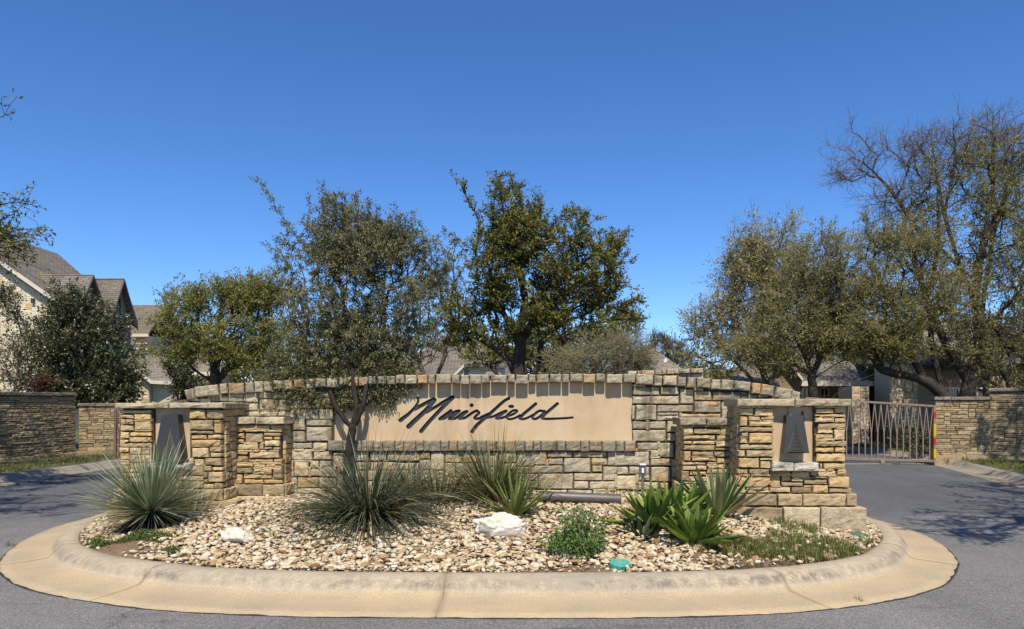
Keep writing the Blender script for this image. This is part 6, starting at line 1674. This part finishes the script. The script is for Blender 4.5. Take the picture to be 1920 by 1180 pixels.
# ------------------------------------------------------------------ rocks, pebbles, small fixtures
def ico(sub=1):
    t = (1 + 5 ** .5) / 2
    V = [(-1, t, 0), (1, t, 0), (-1, -t, 0), (1, -t, 0), (0, -1, t), (0, 1, t), (0, -1, -t), (0, 1, -t), (t, 0, -1), (t, 0, 1), (-t, 0, -1), (-t, 0, 1)]
    T = [(0, 11, 5), (0, 5, 1), (0, 1, 7), (0, 7, 10), (0, 10, 11), (1, 5, 9), (5, 11, 4), (11, 10, 2), (10, 7, 6), (7, 1, 8), (3, 9, 4), (3, 4, 2), (3, 2, 6), (3, 6, 8), (3, 8, 9), (4, 9, 5), (2, 4, 11), (6, 2, 10), (8, 6, 7), (9, 8, 1)]
    V = [Vector(v).normalized() for v in V]
    for _ in range(sub):
        mid, T2 = {}, []
        def m(a, b):
            k = (min(a, b), max(a, b))
            if k not in mid: V.append(((V[a] + V[b]) / 2).normalized()); mid[k] = len(V) - 1
            return mid[k]
        for a, b, c in T:
            ab, bc, ca = m(a, b), m(b, c), m(c, a); T2 += [(a, ab, ca), (b, bc, ab), (c, ca, bc), (ab, bc, ca)]
        T = T2
    return np.array([tuple(v) for v in V]), np.array(T)
def rock(name, label, c, size, seed, sub=4, rough=.3, rz=0.0, flat=0.0, mat=None):
    V, T = ico(sub); out = []
    for v in V:
        q = Vector(v)
        f = 1 + rough * mnoise.noise(q * 1.5 + Vector((seed, 0, 0))) + rough * .5 * mnoise.noise(q * 3.7 + Vector((0, seed, 0))) + rough * .18 * mnoise.noise(q * 9 + Vector((0, 0, seed)))
        w = q * f
        for ax in range(6):                                   # planar breaks
            nn = Vector((mnoise.noise(Vector((seed, ax, 1))), mnoise.noise(Vector((seed, ax, 2))), mnoise.noise(Vector((seed, ax, 3))) * .8)).normalized()
            e = w.dot(nn) - .78
            if e > 0: w -= nn * e * .8
        out.append((w.x * size[0], w.y * size[1], w.z * size[2]))
    o = obj(name, mesh_np(name, out, tris=T, smooth=True), mat or M['rock'], None, tuple(c), (0, flat, rz))
    return tag(o, label, 'rock')
c = onbed(938, 7.2); rock('rock', 'white limestone boulder lying before the yellow green agave', c + Vector((0, 0, .085)), (.245, .15, .125), 3.3, rz=-.15, rough=.38)
c = onbed(450, 7.15); rock('rock', 'flat pale limestone slab lying in the gravel left of the large yucca', c + Vector((0, 0, .045)), (.17, .15, .075), 8.7, sub=3, rz=.3, rough=.32, flat=.3)

# pebbles: about 280 of the largest by themselves, the rest as one mass
rs = np.random.default_rng(600)
PV, PT = ico(1)
def pmesh(i):
    q = PV * (1 + .22 * np.array([[mnoise.noise(Vector(v) * 1.3 + Vector((i * 7.1, 0, 0)))] for v in PV]))
    return q
shapes = [pmesh(i) for i in range(10)]
PV0, PT0 = ico(0)
S0 = [PV0 * 1.08 * (1 + .25 * np.array([[mnoise.noise(Vector(v) * 1.3 + Vector((i * 7.1, 0, 0)))] for v in PV0])) for i in range(10)]
def soil_patch(x, y):
    """Where the gravel thins out to soil."""
    s = np.zeros(np.shape(x))
    for px, py, rx, ry, k in ((225, 1028, .55, .62, 1), (190, 1042, .4, .35, 1), (1430, 1040, .85, .6, .85), (1550, 1032, .55, .7, .85), (1085, 1066, .6, .28, .85), (1480, 1058, .85, .32, 1), (1620, 1030, .35, .45, .8)):
        a, b = gp(px, py); s = np.maximum(s, k * np.clip(1.6 - 1.6 * np.hypot((x - a) / rx, (y - b) / ry), 0, 1))
    return s
def clear_of_walls(x, y):
    ok_ = np.ones(np.shape(x), bool)
    for (O_, hw) in (((3.09, 8.12), .75), ((-4.01, 8.66), .74), ((2.27, 8.62), .5), ((-3.07, 8.98), .45), ((0, 9.25), 6)):
        dx, dy = x - O_[0], y - O_[1]; ROT = 0.0 if O_[0] == 0 else math.radians(3.5)
        lx = dx * math.cos(ROT) - dy * math.sin(ROT); ly = dx * math.sin(ROT) + dy * math.cos(ROT)
        ok_ &= ~((np.abs(lx) < hw) & (ly > -.09))
    return ok_
N0 = 36000
x = rs.uniform(-5.2, 4.4, N0); y = 6.0 + (9.4 - 6.0) * rs.uniform(0, 1, N0) ** 1.15
k = (np.hypot(x - CEN[0], y - CEN[1]) < r_edge(x, y) - .02) & clear_of_walls(x, y) & (rs.uniform(0, 1, N0) > soil_patch(x, y)) & (np.hypot(x - gp(1163, 1058)[0], y - gp(1163, 1058)[1]) > .105)
x, y = x[k], y[k]; n = len(x)
size = np.clip(rs.lognormal(math.log(.0170), .42, n), .009, .043)
edge_ = r_edge(x, y) - np.hypot(x - CEN[0], y - CEN[1])
size = np.where(edge_ < .06, np.minimum(size, .022), size)
lift = rs.uniform(0, 1, n) * .028
dist_ = np.hypot(x, y)
vis = size / dist_
big = set(np.argsort(-vis)[:285].tolist())
def pebble_xf(i):
    rz = rs.uniform(0, 6.28); tx, ty = rs.normal(0, .3, 2)
    return Matrix.Rotation(rz, 3, 'Z') @ Matrix.Rotation(tx, 3, 'X') @ Matrix.Rotation(ty, 3, 'Y')
tones = np.clip(rs.beta(1.9, 1.75, n), 0, 1)
zb_ = bed_z(x, y)
asp = np.stack([rs.uniform(.9, 1.35, n), rs.uniform(.7, 1.0, n), rs.uniform(.34, .66, n)], 1)
Vs, Ts, Tn, off = [], [], [], 0
tone_mesh = {}
for i in range(n):
    S = shapes[i % 10] * (asp[i] * size[i])
    if i in big:
        tq = int(tones[i] * 7) / 7
        key = (i % 10, tq)
        if key not in tone_mesh:
            tone_mesh[key] = mesh_np('pebble', shapes[i % 10] * .03, tris=PT, smooth=True, tone=np.full(len(PV), tq)); tone_mesh[key].materials.append(M['pebble'])
        o = obj('pebble', tone_mesh[key], None, bed, (x[i], y[i], zb_[i] + size[i] * .3 + lift[i]), pebble_xf(i).to_euler())
        o.scale = tuple(asp[i] * size[i] / .03)
        continue
    if dist_[i] > 7.6 or size[i] < .016: S, PT_ = S0[i % 10] * (asp[i] * size[i]), PT0
    else: PT_ = PT
    W = S @ np.array(pebble_xf(i)).T + (x[i], y[i], zb_[i] + size[i] * .25 + lift[i])
    Vs.append(W); Ts.append(PT_ + off); off += len(W); Tn.append(np.full(len(W), tones[i]))
tag(obj('gravel', mesh_np('gravel', np.concatenate(Vs), tris=np.concatenate(Ts), smooth=True, tone=np.concatenate(Tn)), M['pebble']), 'cream, tan and rust river gravel covering the planting bed', None, None, 'stuff')
print('pebbles', n)

# sign floodlight: a long grey tube on a short post
a, b = PX(1010, 931, 8.3), PX(1164.5, 937, 8.2); r_ = .062
fl = thing('floodlight', 'long grey tube floodlight on a post below the sign', 'floodlight', (PX(1110, 960, 8.25).x, 8.25, .38))
dv = (b - a).normalized()
MB().tube([a, a + dv * .01, b - dv * .012, b], [r_ * .9, r_, r_, r_ * .93], 24).build('tube', M['pipe'], fl, True, smooth=True).modifiers.new('e', 'EDGE_SPLIT')
MB().tube([b - dv * .03, b - dv * .022, b - dv * .014], [r_ * 1.0, r_ * 1.03, r_ * 1.0], 24, False).build('end_cap', M['pipe'], fl, True, smooth=True)
pm = PX(1110, 945, 8.25); MB().tube([pm + Vector((0, 0, .0)), (pm.x, pm.y, .2)], [.022, .022], 10).build('post', M['lantern'], fl, True)
MB().box(pm.x - .04, pm.x + .04, pm.y - .035, pm.y + .035, pm.z - .085, pm.z - .04).build('bracket', M['pipe'], fl, True)

# weatherproof outlet on a conduit
d = 8.85; ob = thing('outlet_box', 'grey electrical outlet box with white cover on a conduit before the wall', 'outlet', (PX(1205, 930, d).x, d, .38))
p0, p1 = PX(1199, 893, d), PX(1211.5, 871, d)
bevel(MB().box(p0.x, p1.x, d - .03, d + .035, p0.z, p1.z).build('box', M['boxgrey'], ob, True), .008)
q0, q1 = PX(1201.5, 888.5, d - .03), PX(1209, 875.5, d - .03)
bevel(MB().box(q0.x, q1.x, d - .042, d - .029, q0.z, q1.z).build('cover', M['lantern'], ob, True), .004)
q0, q1 = PX(1203, 887, d - .04), PX(1207.5, 877.5, d - .04)
MB().box(q0.x, q1.x, d - .047, d - .041, q0.z, q1.z).build('cover_window', M['white'], ob, True)
q0, q1 = PX(1199.5, 872.5, d - .03), PX(1211, 870, d - .03); MB().box(q0.x, q1.x, d - .044, d + .02, q0.z, q1.z).build('lid', M['white'], ob, True)
pm = PX(1205, 893, d); MB().tube([pm, (pm.x, d, .2)], [.015, .015], 10).build('conduit', M['boxgrey'], ob, True)

# irrigation lids
def lid(name, label, px, py, r_, mats, ribs):
    x_, y_ = gp(px, py); z_ = float(bed_z(x_, y_)) + .045
    root = thing(name, label, 'valve cover', (x_, y_, z_), .2)
    root.rotation_euler = (.13, 0, .2); n = 28; m = MB()
    m.tube([(0, 0, -.05), (0, 0, -.004), (0, 0, 0)], [r_, r_, r_ * .96], n).build('lid', mats[0], root)
    if ribs:
        for f in (.42, .86):
            c_ = [(math.cos(a) * r_ * f, math.sin(a) * r_ * f, .002) for a in np.linspace(0, 2 * math.pi, n + 1)]
            k = MB()
            for a, b in zip(c_, c_[1:]): k.bar(a, b, .010, .008)
            k.build('rib', mats[1], root)
        for j in range(8):
            a = j * math.pi / 4 + .2
            MB().bar((math.cos(a) * r_ * .12, math.sin(a) * r_ * .12, .002), (math.cos(a + .2) * r_ * .93, math.sin(a + .2) * r_ * .93, .002), .010, .008).build('rib', mats[1], root)
    return root
lid('valve_cover', 'round teal ribbed valve cover set in the gravel near the kerb', 1163, 1058, .092, (M['teal'], M['teal_light']), True)
lid('valve_cover', 'small dark green round valve cover at the right end of the bed', 1612, 1004, .085, (M['green_lid'], M['teal_light']), False)
